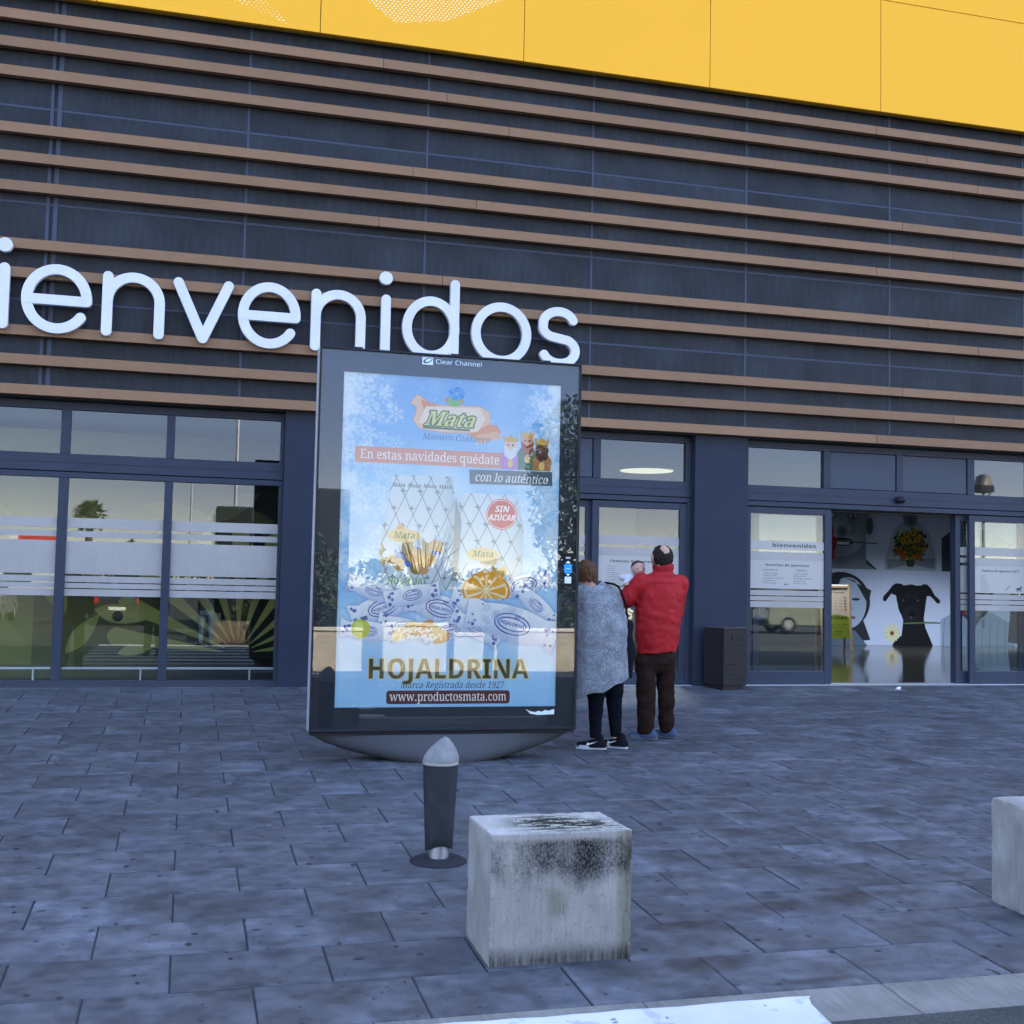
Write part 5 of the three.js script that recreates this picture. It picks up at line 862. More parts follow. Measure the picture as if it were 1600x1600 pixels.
{
  // man in the red jacket; local origin at his feet
  const zb = 3.5, xb = 3.93, yb = gy(zb), o = thing('person', 'person in a red jacket and brown trousers seen from behind, holding a baby', 'person', [xb, yb, zb]);
  const X = (x) => x - xb, Y = (y) => y - yb;
  const head = join([ell([X(3.965), Y(1.415), -0.005], [0.078, 0.104, 0.098]), ell([X(3.955), Y(1.375), -0.04], [0.06, 0.075, 0.072]), cap([X(3.97), Y(1.24), 0.02], [X(3.966), Y(1.36), 0.0], 0.062, 0.058), cap([X(3.94), Y(1.395), -0.1], [X(3.938), Y(1.37), -0.118], 0.012, 0.015), cap([X(3.94), Y(1.32), -0.07], [X(3.94), Y(1.315), -0.085], 0.02), ell([X(3.872), Y(1.395), 0.0], [0.012, 0.032, 0.02]), ell([X(4.056), Y(1.398), 0.004], [0.012, 0.032, 0.02])], 0.03);
  const bodyF = join([head, cap([X(3.96), Y(1.2), 0.0], [X(3.95), Y(0.7), 0.0], 0.1, 0.12), cap([X(3.87), Y(0.65), 0], [X(3.835), Y(-0.06), 0], 0.05, 0.03), cap([X(3.99), Y(0.55), 0], [X(4.02), Y(0.3), -0.03], 0.05, 0.045), cap([X(4.02), Y(0.3), -0.03], [X(4.05), Y(-0.06), -0.06], 0.045, 0.03)], 0.03);
  part('body', [sdfMesh(bodyF, [X(3.7), Y(-0.13), -0.2], [X(4.2), Y(1.58), 0.2], 0.013), hand(V3(X(3.80), Y(1.13), -0.30), V3(0.75, 0.35, -0.3).normalize(), V3(-0.35, 0.9, 0.2).normalize(), V3(-0.3, 0.1, 0.9).normalize()), hand(V3(X(3.98), Y(1.0), -0.34), V3(-0.85, 0.2, 0.1).normalize(), V3(0.2, 0.9, -0.2).normalize(), V3(-0.1, 0.2, 0.95).normalize())], M.skin, o);
  eyes(o, V3(X(3.945), Y(1.4), -0.1), V3(0, 0, -0.002), V3(1, 0, 0), 0, 0.03, 0.011);
  // thinning hair: a ring round sides and nape, bald crown
  const hairF = (x, y, z) => { const e = ell([X(3.965), Y(1.412), 0.004], [0.092, 0.108, 0.106])(x, y, z) + 0.004 * n3(x * 90, y * 45, z * 90); const crown = ell([X(3.968), Y(1.487), 0.075], [0.048, 0.05, 0.085])(x, y, z) + 0.010 * n3(x * 55, y * 55, z * 55) + 0.006 * n3(x * 130, y * 130, z * 130), face = z + 0.035 + 0.25 * (y - Y(1.44)), nape = Y(1.342) + 0.012 * n3(x * 60, 1, z * 60) - y; return Math.max(e, -crown, -face, nape); };
  part('hair', sdfMesh(hairF, [X(3.84), Y(1.3), -0.12], [X(4.09), Y(1.54), 0.14], 0.0055), std(0.030, 0.022, 0.018, 0.75, { map: scaled(clothTex, 8), bumpMap: scaled(grain, 10), bumpScale: 0.006 }), o);
  const jacketF = (() => {
    const torso = column([[Y(0.585), X(3.925), 0.0, 0.172, 0.12], [Y(0.75), X(3.928), 0.0, 0.196, 0.136], [Y(0.95), X(3.938), 0.0, 0.205, 0.143], [Y(1.1), X(3.955), 0.0, 0.206, 0.14], [Y(1.19), X(3.955), 0.0, 0.198, 0.125], [Y(1.25), X(3.965), 0.005, 0.135, 0.1], [Y(1.285), X(3.97), 0.005, 0.09, 0.09], [Y(1.335), X(3.972), 0.005, 0.083, 0.088]], (x, z) => Y(0.592) + 0.012 * Math.sin(x * 9));
    const aL = join([cap([X(3.775), Y(1.19), 0.0], [X(3.655), Y(1.05), -0.04], 0.082, 0.07), cap([X(3.655), Y(1.05), -0.04], [X(3.80), Y(1.12), -0.29], 0.07, 0.05)], 0.05);
    const aR = join([cap([X(4.13), Y(1.185), 0.0], [X(4.125), Y(0.93), -0.09], 0.08, 0.066), cap([X(4.125), Y(0.93), -0.09], [X(3.98), Y(0.99), -0.32], 0.066, 0.05)], 0.05);
    const base = fold(join([torso, aL, aR], 0.035), 0.0045, 10, 17, 10, 2); return (x, y, z) => { const w = Math.exp(-Math.pow((y - Y(0.86)) / 0.12, 2)) + 0.8 * Math.exp(-Math.pow((y - Y(1.02)) / 0.1, 2)); const r = n3(x * 4 + 2.0 * y, y * 22 + x * 6, z * 4); return base(x, y, z) + 0.009 * w * (Math.abs(r) - 0.4) + 0.004 * n3(x * 26 + y * 9, y * 9, z * 26); };
  })();
  const red = std(0.43, 0.013, 0.018, 0.62, { map: scaled(clothTex, 2), bumpMap: scaled(grain, 6), bumpScale: 0.0006 });
  const jk = part('jacket', sdfMesh(jacketF, [X(3.52), Y(0.56), -0.4], [X(4.26), Y(1.36), 0.2], 0.0095), red, o);
  part('collar', loft([[0.084, 1.285], [0.094, 1.31], [0.090, 1.345]].map(([r, y]) => Array.from({ length: 28 }, (_, i) => { const a = -i / 28 * 6.2832; return V3(X(3.972) + r * Math.cos(a), Y(y) + 0.01 * Math.sin(a * 2), 0.005 + r * 1.03 * Math.sin(a)); })), false, false), red, jk);
  const seamM = std(0.3, 0.01, 0.015, 0.7);
  part('seam', tube([V3(X(3.80), Y(1.205), 0.128), V3(X(3.95), Y(1.185), 0.158), V3(X(4.09), Y(1.2), 0.13)], 0.0025), seamM, jk);
  const legF = fold(join([ell([X(3.915), Y(0.55), 0.0], [0.160, 0.15, 0.105]), cap([X(3.825), Y(0.5), 0.0], [X(3.825), Y(0.3), 0.01], 0.095, 0.08), cap([X(3.825), Y(0.3), 0.01], [X(3.84), Y(-0.06), -0.005], 0.08, 0.074), cap([X(4.0), Y(0.5), 0.0], [X(4.025), Y(0.3), -0.03], 0.088, 0.073), cap([X(4.025), Y(0.3), -0.03], [X(4.05), Y(-0.06), -0.06], 0.073, 0.066)], 0.018), 0.011, 9, 13, 9, 5);
  const legsCut = (x, y, z) => Math.max(legF(x, y, z), Y(-0.112) - y);
  part('trousers', sdfMesh(legsCut, [X(3.68), Y(-0.13), -0.2], [X(4.18), Y(0.72), 0.18], 0.0095), std(0.028, 0.016, 0.012, 0.9, { specularIntensity: 0.08, map: scaled(clothTex, 3), bumpMap: scaled(grain, 6), bumpScale: 0.001 }), o);
  shoes(o, [[X(3.81), -0.02, 2.55], [X(4.03), -0.09, 2.35]], std(0.042, 0.060, 0.105, 0.75), std(0.10, 0.115, 0.14, 0.75), 0.27, 0.098);
  // baby over his shoulder
  const b = thing('person', 'baby in white clothes looking over the shoulder of the red jacket', 'person', [3.775, 1.2, 3.38]);
  const BX = (x) => x - 3.775, BY = (y) => y - 1.2;
  const bh = join([ell([BX(3.79), BY(1.312), 0.0], [0.056, 0.062, 0.064]), ell([BX(3.788), BY(1.285), 0.022], [0.045, 0.036, 0.042]), cap([BX(3.786), BY(1.296), 0.06], [BX(3.786), BY(1.292), 0.067], 0.008), ell([BX(3.733), BY(1.3), 0.0], [0.008, 0.018, 0.012]), ell([BX(3.847), BY(1.3), 0.0], [0.008, 0.018, 0.012]), cap([BX(3.785), BY(1.24), -0.01], [BX(3.78), BY(1.1), -0.02], 0.04, 0.06), cap([BX(3.72), BY(1.2), 0.0], [BX(3.65), BY(1.165), 0.06], 0.03, 0.019)], 0.016);
  part('body', [sdfMesh(bh, [BX(3.62), BY(1.02), -0.1], [BX(3.87), BY(1.39), 0.11], 0.005), hand(V3(BX(3.655), BY(1.168), 0.055), V3(-0.2, 0.25, 0.9).normalize(), V3(0.9, 0.3, 0.1).normalize(), V3(0.3, -0.85, 0.2).normalize(), 0.42)], M.babySkin, b);
  for (const [dx, dy] of [[-0.022, 0], [0.022, 0]]) part('eye', new THREE.SphereGeometry(0.0075, 10, 8).scale(1.2, 0.8, 0.7).translate(BX(3.788) + dx, BY(1.307) + dy, 0.0565), std(0.03, 0.02, 0.016, 0.3), b);
  part('mouth', new THREE.SphereGeometry(0.011, 10, 6).scale(1.2, 0.4, 0.6).translate(BX(3.787), BY(1.273), 0.058), std(0.4, 0.12, 0.1, 0.5), b);
  part('hair', sdfMesh((x, y, z) => Math.max(ell([BX(3.79), BY(1.318), -0.006], [0.0605, 0.063, 0.068])(x, y, z) + 0.002 * n3(x * 120, y * 120, z * 120), -(0.9 * (y - BY(1.33)) - z + 0.012)), [BX(3.71), BY(1.22), -0.1], [BX(3.87), BY(1.4), 0.09], 0.004), std(0.045, 0.03, 0.022, 0.8), b);
  const white = std(0.72, 0.72, 0.72, 0.85, { map: scaled(clothTex, 3) });
  part('babygrow', sdfMesh(fold(join([cap([BX(3.76), BY(1.19), -0.03], [BX(3.83), BY(1.0), -0.05], 0.068, 0.085), cap([BX(3.715), BY(1.205), -0.01], [BX(3.66), BY(1.172), 0.045], 0.04, 0.03), cap([BX(3.72), BY(1.23), -0.02], [BX(3.655), BY(1.225), -0.03], 0.038, 0.028)], 0.02), 0.003, 25, 25, 25), [BX(3.58), BY(0.88), -0.16], [BX(3.95), BY(1.3), 0.11], 0.006), white, b);
}
{
  // woman in the grey cardigan
  const zb = 3.86, xb = 3.3, yb = gy(zb), o = thing('person', 'person with short brown hair in a long grey marl cardigan beside the display', 'person', [xb, yb, zb]);
  const X = (x) => x - xb, Y = (y) => y - yb;
  const hx = 3.165, hy = 1.245;
  const bodyF = join([ell([X(hx), Y(hy), -0.07], [0.074, 0.1, 0.092]), ell([X(hx - 0.012), Y(hy - 0.035), -0.105], [0.056, 0.07, 0.066]), cap([X(3.2), Y(1.06), 0.0], [X(hx), Y(1.2), -0.045], 0.064, 0.054), cap([X(hx - 0.015), Y(1.235), -0.16], [X(hx - 0.016), Y(1.215), -0.175], 0.01, 0.014), ell([X(hx - 0.075), Y(1.225), -0.06], [0.011, 0.028, 0.018]), ell([X(hx + 0.075), Y(1.225), -0.06], [0.011, 0.028, 0.018]), cap([X(3.22), Y(1.05), 0], [X(3.27), Y(0.5), 0], 0.1, 0.12), cap([X(3.215), Y(0.45), 0], [X(3.245), Y(0.25), 0.015], 0.04, 0.04), cap([X(3.245), Y(0.25), 0.015], [X(3.243), Y(-0.11), 0.02], 0.04, 0.034), cap([X(3.4), Y(0.45), 0], [X(3.43), Y(-0.1), -0.01], 0.045, 0.034)], 0.03);
  part('body', [sdfMesh(bodyF, [X(3.02), Y(-0.16), -0.22], [X(3.55), Y(1.38), 0.16], 0.012), hand(V3(X(3.03), Y(0.66), -0.22), V3(0.1, -0.75, -0.6).normalize(), V3(0.3, 0.5, -0.75).normalize(), V3(0.9, 0, 0.2).normalize()), hand(V3(X(3.43), Y(0.72), -0.24), V3(-0.3, -0.4, -0.8).normalize(), V3(-0.2, 0.85, -0.4).normalize(), V3(-0.9, 0.1, 0.3).normalize())], M.skin, o);
  eyes(o, V3(X(hx - 0.012), Y(1.25), -0.16), V3(0, 0, 0), V3(1, 0, 0), 0, 0.028, 0.01);
  const hairF = (x, y, z) => { const e = smin(ell([X(hx), Y(hy + 0.012), -0.055], [0.094, 0.108, 0.108])(x, y, z), ell([X(hx + 0.004), Y(hy - 0.05), -0.03], [0.058, 0.052, 0.064])(x, y, z), 0.03) + 0.005 * n3(x * 70, y * 28, z * 70) + 0.003 * n3(x * 150, y * 50, z * 150); return Math.max(e, -(z + 0.115 + 0.5 * (y - Y(1.3)) * -0.4), Y(1.186) + 0.016 * n3(x * 60, 2, z * 50) - y); };
  part('hair', sdfMesh(hairF, [X(hx) - 0.13, Y(1.12), -0.2], [X(hx) + 0.13, Y(1.38), 0.09], 0.0055), std(0.125, 0.058, 0.026, 0.6, { map: scaled(clothTex, 6), bumpMap: scaled(grain, 14), bumpScale: 0.004 }), o);
  const hem = (x, z) => Y(0.262) + clamp((x - X(3.13)) / 0.4, -0.4, 1.2) * 0.15 + 0.008 * Math.sin(x * 30);
  const torso = column([[Y(0.2), X(3.29), 0, 0.238, 0.165], [Y(0.45), X(3.287), 0, 0.237, 0.165], [Y(0.78), X(3.27), 0.01, 0.226, 0.16], [Y(1.0), X(3.24), 0.0, 0.198, 0.14], [Y(1.10), X(3.225), -0.005, 0.178, 0.115], [Y(1.165), X(3.215), -0.01, 0.12, 0.085], [Y(1.19), X(3.21), -0.01, 0.072, 0.068]], hem);
  const cardF0 = fold(join([torso, join([cap([X(3.07), Y(1.07), -0.01], [X(3.02), Y(0.84), -0.06], 0.075, 0.075), cap([X(3.02), Y(0.84), -0.06], [X(3.03), Y(0.68), -0.2], 0.075, 0.06)], 0.05), join([cap([X(3.355), Y(1.075), -0.01], [X(3.43), Y(0.85), -0.05], 0.078, 0.078), cap([X(3.43), Y(0.85), -0.05], [X(3.43), Y(0.73), -0.2], 0.075, 0.06)], 0.05)], 0.04), 0.011, 7, 3.5, 7, 4), cardF = (x, y, z) => cardF0(x, y, z) + 0.006 * n3(x * 16 + z * 10, y * 2.5, z * 6) + 0.007 * Math.exp(-Math.pow((y - Y(0.72)) / 0.1, 2)) * n3(x * 5, y * 24 + x * 9, z * 5);
  const neck = (x, y, z) => Math.max(cardF(x, y, z), -ell([X(3.185), Y(1.205), -0.01], [0.085, 0.085, 0.12])(x, y, z));
  part('cardigan', sdfMesh(neck, [X(2.9), Y(0.2), -0.32], [X(3.6), Y(1.22), 0.22], 0.0095), std(0.60, 0.60, 0.61, 0.92, { map: scaled(marlTex, 2.6), bumpMap: scaled(marlTex, 2.6), bumpScale: 0.003 }), o);
  const legs = fold(join([cap([X(3.19), Y(0.5), 0], [X(3.245), Y(0.28), 0.015], 0.095, 0.075), cap([X(3.245), Y(0.28), 0.015], [X(3.243), Y(-0.075), 0.02], 0.07, 0.044), cap([X(3.40), Y(0.5), 0], [X(3.405), Y(0.3), 0], 0.095, 0.078), cap([X(3.405), Y(0.3), 0], [X(3.432), Y(-0.068), -0.015], 0.072, 0.044)], 0.02), 0.003, 20, 20, 20);
  part('leggings', sdfMesh((x, y, z) => Math.max(legs(x, y, z), Y(-0.082) - y), [X(3.05), Y(-0.1), -0.14], [X(3.54), Y(0.6), 0.14], 0.008), std(0.007, 0.008, 0.013, 0.85, { specularIntensity: 0.1, map: scaled(clothTex, 3) }), o);
  const swoosh = (s) => { // the white tick on each outer side
    const sh = new THREE.Shape(); sh.moveTo(0.062, 0.030); sh.quadraticCurveTo(0.088, 0.012, 0.06, 0.013); sh.quadraticCurveTo(0.02, 0.018, -0.085, 0.058); sh.quadraticCurveTo(0.0, 0.036, 0.035, 0.033); sh.quadraticCurveTo(0.052, 0.034, 0.062, 0.052); sh.quadraticCurveTo(0.055, 0.04, 0.062, 0.03);
    for (const k of [-1, 1]) part('side_mark', metric(new THREE.ExtrudeGeometry(sh, { depth: 0.0035, bevelEnabled: false }).scale(0.56, 0.7, 1).translate(-0.005, 0.03, -0.0017).rotateX(k * 0.12).translate(0, 0, k * 0.0475)), M.white, s);
  };
  shoes(o, [[X(3.205), 0.03, 2.75], [X(3.415), -0.01, 2.35]], std(0.007, 0.007, 0.010, 0.8, { specularIntensity: 0.1 }), std(0.42, 0.43, 0.46, 0.7), 0.25, 0.095, swoosh);
  // bag hanging from her shoulder
  const h = thing('shoulder_bag', 'black shoulder bag with a gold ornament hanging at the side of the grey cardigan', 'bag', [3.5, 0.62, 3.74]);
  const blk = std(0.006, 0.0065, 0.010, 0.7, { specularIntensity: 0.1 }), HX = (x) => x - 3.5, HY = (y) => y - 0.62, HZ = (z) => z - 3.74;
  part('bag_body', sdfMesh(fold(column([[HY(0.39), HX(3.545), HZ(3.70), 0.075, 0.09], [HY(0.6), HX(3.55), HZ(3.70), 0.088, 0.11], [HY(0.8), HX(3.54), HZ(3.70), 0.08, 0.10], [HY(0.93), HX(3.53), HZ(3.70), 0.055, 0.06]]), 0.006, 9, 9, 9), [HX(3.4), HY(0.36), HZ(3.5)], [HX(3.75), HY(0.97), HZ(3.9)], 0.011), blk, h);
  part('strap', tube([V3(HX(3.29), HY(1.172), HZ(3.75)), V3(HX(3.325), HY(1.175), HZ(3.92)), V3(HX(3.385), HY(1.155), HZ(3.95)), V3(HX(3.45), HY(1.06), HZ(3.93)), V3(HX(3.505), HY(0.93), HZ(3.87)), V3(HX(3.53), HY(0.86), HZ(3.8))], 0.009, 40, 8), blk, h);
  const gold = std(0.75, 0.58, 0.28, 0.35, { metalness: 0.4 }), orn = [];
  for (const [x, y, r] of [[3.535, 0.945, 0.022], [3.56, 0.952, 0.02], [3.58, 0.94, 0.02], [3.55, 0.925, 0.02], [3.57, 0.915, 0.018], [3.565, 0.885, 0.02], [3.575, 0.9, 0.016]]) orn.push(new THREE.SphereGeometry(r, 12, 8).scale(1, 0.8, 0.7).translate(HX(x), HY(y), HZ(3.775)));
  part('ornament', orn, gold, h);
}

// ---------------------------------------------------------------- behind the camera: what the panes mirror
function simplePerson(label, pos, turn, top, legsM, hairM, lift) { // stands facing local -z
  const o = thing('person', label, 'person', pos, turn);
  const armR = lift ? [cap([0.19, 1.40, 0], [0.24, 1.2, -0.12], 0.055, 0.045), cap([0.24, 1.2, -0.12], [0.06, 1.42, -0.33], 0.043, 0.03)] : [cap([0.2, 1.40, 0], [0.25, 1.12, 0.02], 0.055, 0.045), cap([0.25, 1.12, 0.02], [0.26, 0.86, -0.05], 0.043, 0.03)];
  const armL = lift ? [cap([-0.19, 1.40, 0], [-0.24, 1.2, -0.12], 0.055, 0.045), cap([-0.24, 1.2, -0.12], [-0.06, 1.42, -0.33], 0.043, 0.03)] : [cap([-0.2, 1.40, 0], [-0.25, 1.12, 0.02], 0.055, 0.045), cap([-0.25, 1.12, 0.02], [-0.26, 0.86, -0.05], 0.043, 0.03)];
  const hd = [ell([0, 1.62, -0.01], [0.076, 0.105, 0.094]), ell([0, 1.575, -0.045], [0.056, 0.07, 0.06]), cap([0, 1.45, 0], [0, 1.56, 0], 0.055, 0.052), cap([0, 1.61, -0.1], [0, 1.585, -0.113], 0.011, 0.014), ell([-0.078, 1.605, 0], [0.01, 0.03, 0.018]), ell([0.078, 1.605, 0], [0.01, 0.03, 0.018])];
  const f = join([...hd, ...armR, ...armL, cap([0, 1.3, 0], [0, 0.95, 0], 0.12, 0.12), cap([-0.09, 0.9, 0], [-0.12, 0.08, 0], 0.08, 0.04), cap([0.09, 0.9, 0], [0.12, 0.08, 0], 0.08, 0.04)], 0.03);
  const hands = lift ? [hand(V3(0.06, 1.42, -0.33), V3(-0.5, 0.8, -0.3).normalize(), V3(-0.3, 0.1, 0.9).normalize(), V3(-0.8, -0.4, -0.1).normalize()), hand(V3(-0.06, 1.42, -0.33), V3(0.5, 0.8, -0.3).normalize(), V3(0.3, 0.1, 0.9).normalize(), V3(0.8, -0.4, -0.1).normalize())] : [hand(V3(0.26, 0.86, -0.05), V3(0, -1, -0.1).normalize(), V3(0, -0.1, -1).normalize(), V3(-1, 0, 0)), hand(V3(-0.26, 0.86, -0.05), V3(0, -1, -0.1).normalize(), V3(0, -0.1, -1).normalize(), V3(1, 0, 0))];
  part('body', [sdfMesh(f, [-0.36, 0.03, -0.44], [0.36, 1.76, 0.2], 0.018), ...hands], M.skin, o);
  part('hair', sdfMesh((x, y, z) => Math.max(ell([0, 1.635, 0.008], [0.09, 0.112, 0.106])(x, y, z) + 0.004 * n3(x * 60, y * 40, z * 60), -(z + 0.05 + 0.4 * (1.66 - y)), 1.54 - y), [-0.12, 1.5, -0.14], [0.12, 1.78, 0.14], 0.009), hairM, o);
  const grow = (g, r) => (x, y, z) => g(x, y, z) - r;
  const torso = column([[0.82, 0, 0, 0.185, 0.125], [1.0, 0, 0, 0.185, 0.125], [1.3, 0, 0, 0.205, 0.13], [1.42, 0, 0, 0.16, 0.1], [1.49, 0, 0, 0.075, 0.07]]);
  part('coat', sdfMesh(fold(join([torso, grow(join(armR, 0.04), 0.018), grow(join(armL, 0.04), 0.018)], 0.04), 0.006, 8, 8, 8), [-0.4, 0.78, -0.3], [0.4, 1.53, 0.22], 0.016), top, o);
  part('trousers', sdfMesh(fold(join([column([[0.72, 0, 0, 0.16, 0.115], [0.86, 0, 0, 0.17, 0.12], [0.92, 0, 0, 0.165, 0.115]]), cap([-0.09, 0.76, 0], [-0.11, 0.45, 0], 0.095, 0.075), cap([-0.11, 0.45, 0], [-0.12, 0.06, 0.01], 0.075, 0.062), cap([0.09, 0.76, 0], [0.11, 0.45, 0], 0.095, 0.075), cap([0.11, 0.45, 0], [0.12, 0.06, 0.01], 0.075, 0.062)], 0.03), 0.006, 9, 9, 9), [-0.3, 0.02, -0.2], [0.3, 0.95, 0.2], 0.015), legsM, o);
  for (const s of [-1, 1]) { const g = part('shoe', [shoeGeo(0.27, 0.1, 0.075, 0.1)], M.black, o); g.position.set(s * 0.12, 0, -0.04); g.rotation.y = Math.PI / 2; part('sole', soleGeo(0.275, 0.098, 0.026), M.black, g); }
  return o;
}
{
  const jeans = std(0.09, 0.14, 0.24, 0.85, { map: scaled(clothTex, 3) }), navy = std(0.02, 0.025, 0.04, 0.85), hairM = std(0.03, 0.02, 0.015, 0.7);
  const ph = simplePerson('person in blue jeans mirrored in the third left window, holding up a phone', [0.45, ROAD, 15.6], 0.05, navy, jeans, hairM, true);
  part('phone', b2(-0.074, 0.074, 1.47, 1.545, -0.385, -0.377, 0.003), M.black, ph);
  simplePerson('person in dark clothes mirrored in the second left window, standing on the slabs', [-1.7, gy(6.4), 6.4], -0.4, std(0.016, 0.017, 0.02, 0.85), std(0.012, 0.013, 0.016, 0.85), hairM, false);
  simplePerson('person in dark coat mirrored beside the mullion of the third left window', [-0.62, ROAD, 11.6], 0.3, std(0.02, 0.018, 0.018, 0.85), std(0.014, 0.014, 0.018, 0.85), hairM, false);
  simplePerson('person in black mirrored as a dark shape at the lower right of the poster glass', [4.55, ROAD, 13.0], 0.1, std(0.015, 0.016, 0.02, 0.85), std(0.018, 0.02, 0.03, 0.85), hairM, true);
}
// cars
function makeCar(label, pos, turn, paint, suv) {
  const o = thing('parked_car', label, 'car', pos, turn), Wd = 1.74, k = suv ? 0.22 : 0;
  const body = new THREE.Shape(); [[-2.05, 0.3], [-2.12, 0.55], [-2.08, 0.82 + k * 0.5], [-1.95, 0.95 + k], [-1.7, 1.0 + k], [1.0, 0.98 + k], [1.85, 0.86 + k], [2.1, 0.68 + k * 0.6], [2.14, 0.42], [2.05, 0.27]].forEach(([x, y], i) => i ? body.lineTo(x, y) : body.moveTo(x, y));
  const arch = (x) => { const p = new THREE.Path(); p.absarc(x, 0.33, 0.37, 0, Math.PI * 2, true); return p; };
  body.closePath();
  const ext = (sh, w, bev) => metric(new THREE.ExtrudeGeometry(sh, { depth: w - 2 * bev, bevelEnabled: true, bevelSize: bev * 0.7, bevelThickness: bev, bevelOffset: -bev * 0.7, bevelSegments: 3, curveSegments: 20 }).translate(0, 0, -(w - 2 * bev) / 2));
  part('body', ext(body, Wd, 0.09), paint, o);
  const cab = new THREE.Shape(); [[-1.92, 0.9 + k], [-1.62, 1.38 + k * 1.3], [-1.3, 1.46 + k * 1.4], [-0.1, 1.46 + k * 1.4], [0.35, 1.36 + k * 1.3], [1.05, 0.92 + k]].forEach(([x, y], i) => i ? cab.lineTo(x, y) : cab.moveTo(x, y));
  part('roof', ext(cab, Wd - 0.26, 0.1), paint, o);
  const gl = phys(0.02, 0.025, 0.03, 0.05), win = new THREE.Shape(); [[-1.62, 0.98 + k], [-1.4, 1.32 + k * 1.25], [-0.1, 1.38 + k * 1.3], [0.25, 1.29 + k * 1.2], [0.78, 0.97 + k]].forEach(([x, y], i) => i ? win.lineTo(x, y) : win.moveTo(x, y));
  part('side_window', ext(win, Wd - 0.245, 0.02), gl, o);
  part('rear_window', bx(0.03, 0.36, Wd - 0.55, 0, 0, 0, 0.01).rotateZ(-0.52).translate(-1.80, 1.16 + k * 1.15, 0), gl, o);
  part('windscreen', bx(0.03, 0.62, Wd - 0.5, 0, 0, 0, 0.01).rotateZ(0.93).translate(0.735, 1.165 + k * 1.1, 0), gl, o);
  for (const x of [-1.32, 1.32]) for (const s of [-1, 1]) {
    const w = part('wheel', new THREE.TorusGeometry(0.245, 0.09, 12, 30).scale(1, 1, 1.15).translate(x, 0.33, s * (Wd / 2 - 0.085)), std(0.015, 0.015, 0.016, 0.9), o), r = [cyl(0.06, 0.06, 0.05, 0, -0.025, 0, 12).rotateX(Math.PI / 2)];
    for (let q = 0; q < 10; q++) r.push(bx(0.035, 0.2, 0.03, 0, 0.12, 0, 0.004).rotateZ(q * 0.6283));
    r.push(new THREE.TorusGeometry(0.22, 0.02, 6, 30));
    part('rim', merge(r).translate(x, 0.33, s * (Wd / 2 - 0.01)), M.alu, w);
  }
  for (const s of [-1, 1]) { part('tail_lamp', bx(0.1, 0.2, 0.24, -2.06, 0.82 + k * 0.7, s * (Wd / 2 - 0.16), 0.02), std(0.55, 0.015, 0.015, 0.2), o); part('headlamp', bx(0.12, 0.14, 0.3, 2.04, 0.66 + k * 0.6, s * (Wd / 2 - 0.22), 0.02), std(0.7, 0.72, 0.75, 0.1), o); part('mirror', bx(0.1, 0.12, 0.18, 0.7, 1.02 + k, s * (Wd / 2 + 0.03), 0.02), paint, o); }
  part('number_plate', bx(0.012, 0.11, 0.52, -2.128, 0.56, 0, 0.002), M.white, o);
  part('bumper', [bx(0.1, 0.2, Wd - 0.1, -2.09, 0.38, 0, 0.04), bx(0.1, 0.2, Wd - 0.1, 2.1, 0.38, 0, 0.04)], std(0.03, 0.03, 0.032, 0.6), o);
  return o;
}
makeCar('black hatchback mirrored tail-on in the second left window, red lamps and white plate', [-2.15, ROAD, 29.2], -Math.PI / 2, phys(0.012, 0.013, 0.016, 0.3, { clearcoat: 1, clearcoatRoughness: 0.05 }), false);
makeCar('pale green-grey off-road car mirrored in the glass leaf left of the open door', [22.6, ROAD, 26.5], 0.12, phys(0.30, 0.31, 0.24, 0.3, { metalness: 0.4, clearcoat: 1, clearcoatRoughness: 0.05 }), true);
makeCar('silver hatchback mirrored faintly at the left edge of the windows', [-6.6, ROAD, 29.6], -Math.PI / 2, phys(0.45, 0.46, 0.47, 0.3, { metalness: 0.5, clearcoat: 1 }), false);
// trees and planting
function leafy(n, cx, cy, cz, rx, ry, rz, s, seedN) {
  const pos = []; seed = seedN;
  for (let i = 0; i < n; i++) {
    const c = V3(rr(-1, 1), rr(-1, 1), rr(-1, 1)); if (c.lengthSq() > 1 || c.lengthSq() < 0.12) { i--; continue; }
    const lump = 0.75 + 0.35 * n3(c.x * 2.2 + seedN, c.y * 2.2, c.z * 2.2); if (c.length() > lump) { i--; continue; }
    const a = V3(rr(-1, 1), rr(-1, 1), rr(-1, 1)).normalize(), b = V3(rr(-1, 1), rr(-1, 1), rr(-1, 1)).cross(a).normalize(), p = V3(cx + c.x * rx, cy + c.y * ry, cz + c.z * rz), l = s * rr(0.7, 1.3), w = l * 0.42;
    const q = [p.clone().addScaledVector(a, -l), p.clone().addScaledVector(b, w), p.clone().addScaledVector(a, l), p.clone().addScaledVector(b, -w)];
    for (const k of [0, 1, 2, 0, 2, 3]) pos.push(q[k].x, q[k].y, q[k].z);
  }
  const g = new THREE.BufferGeometry(); g.setAttribute('position', new THREE.Float32BufferAttribute(pos, 3)); g.computeVertexNormals(); return metric(g);
}
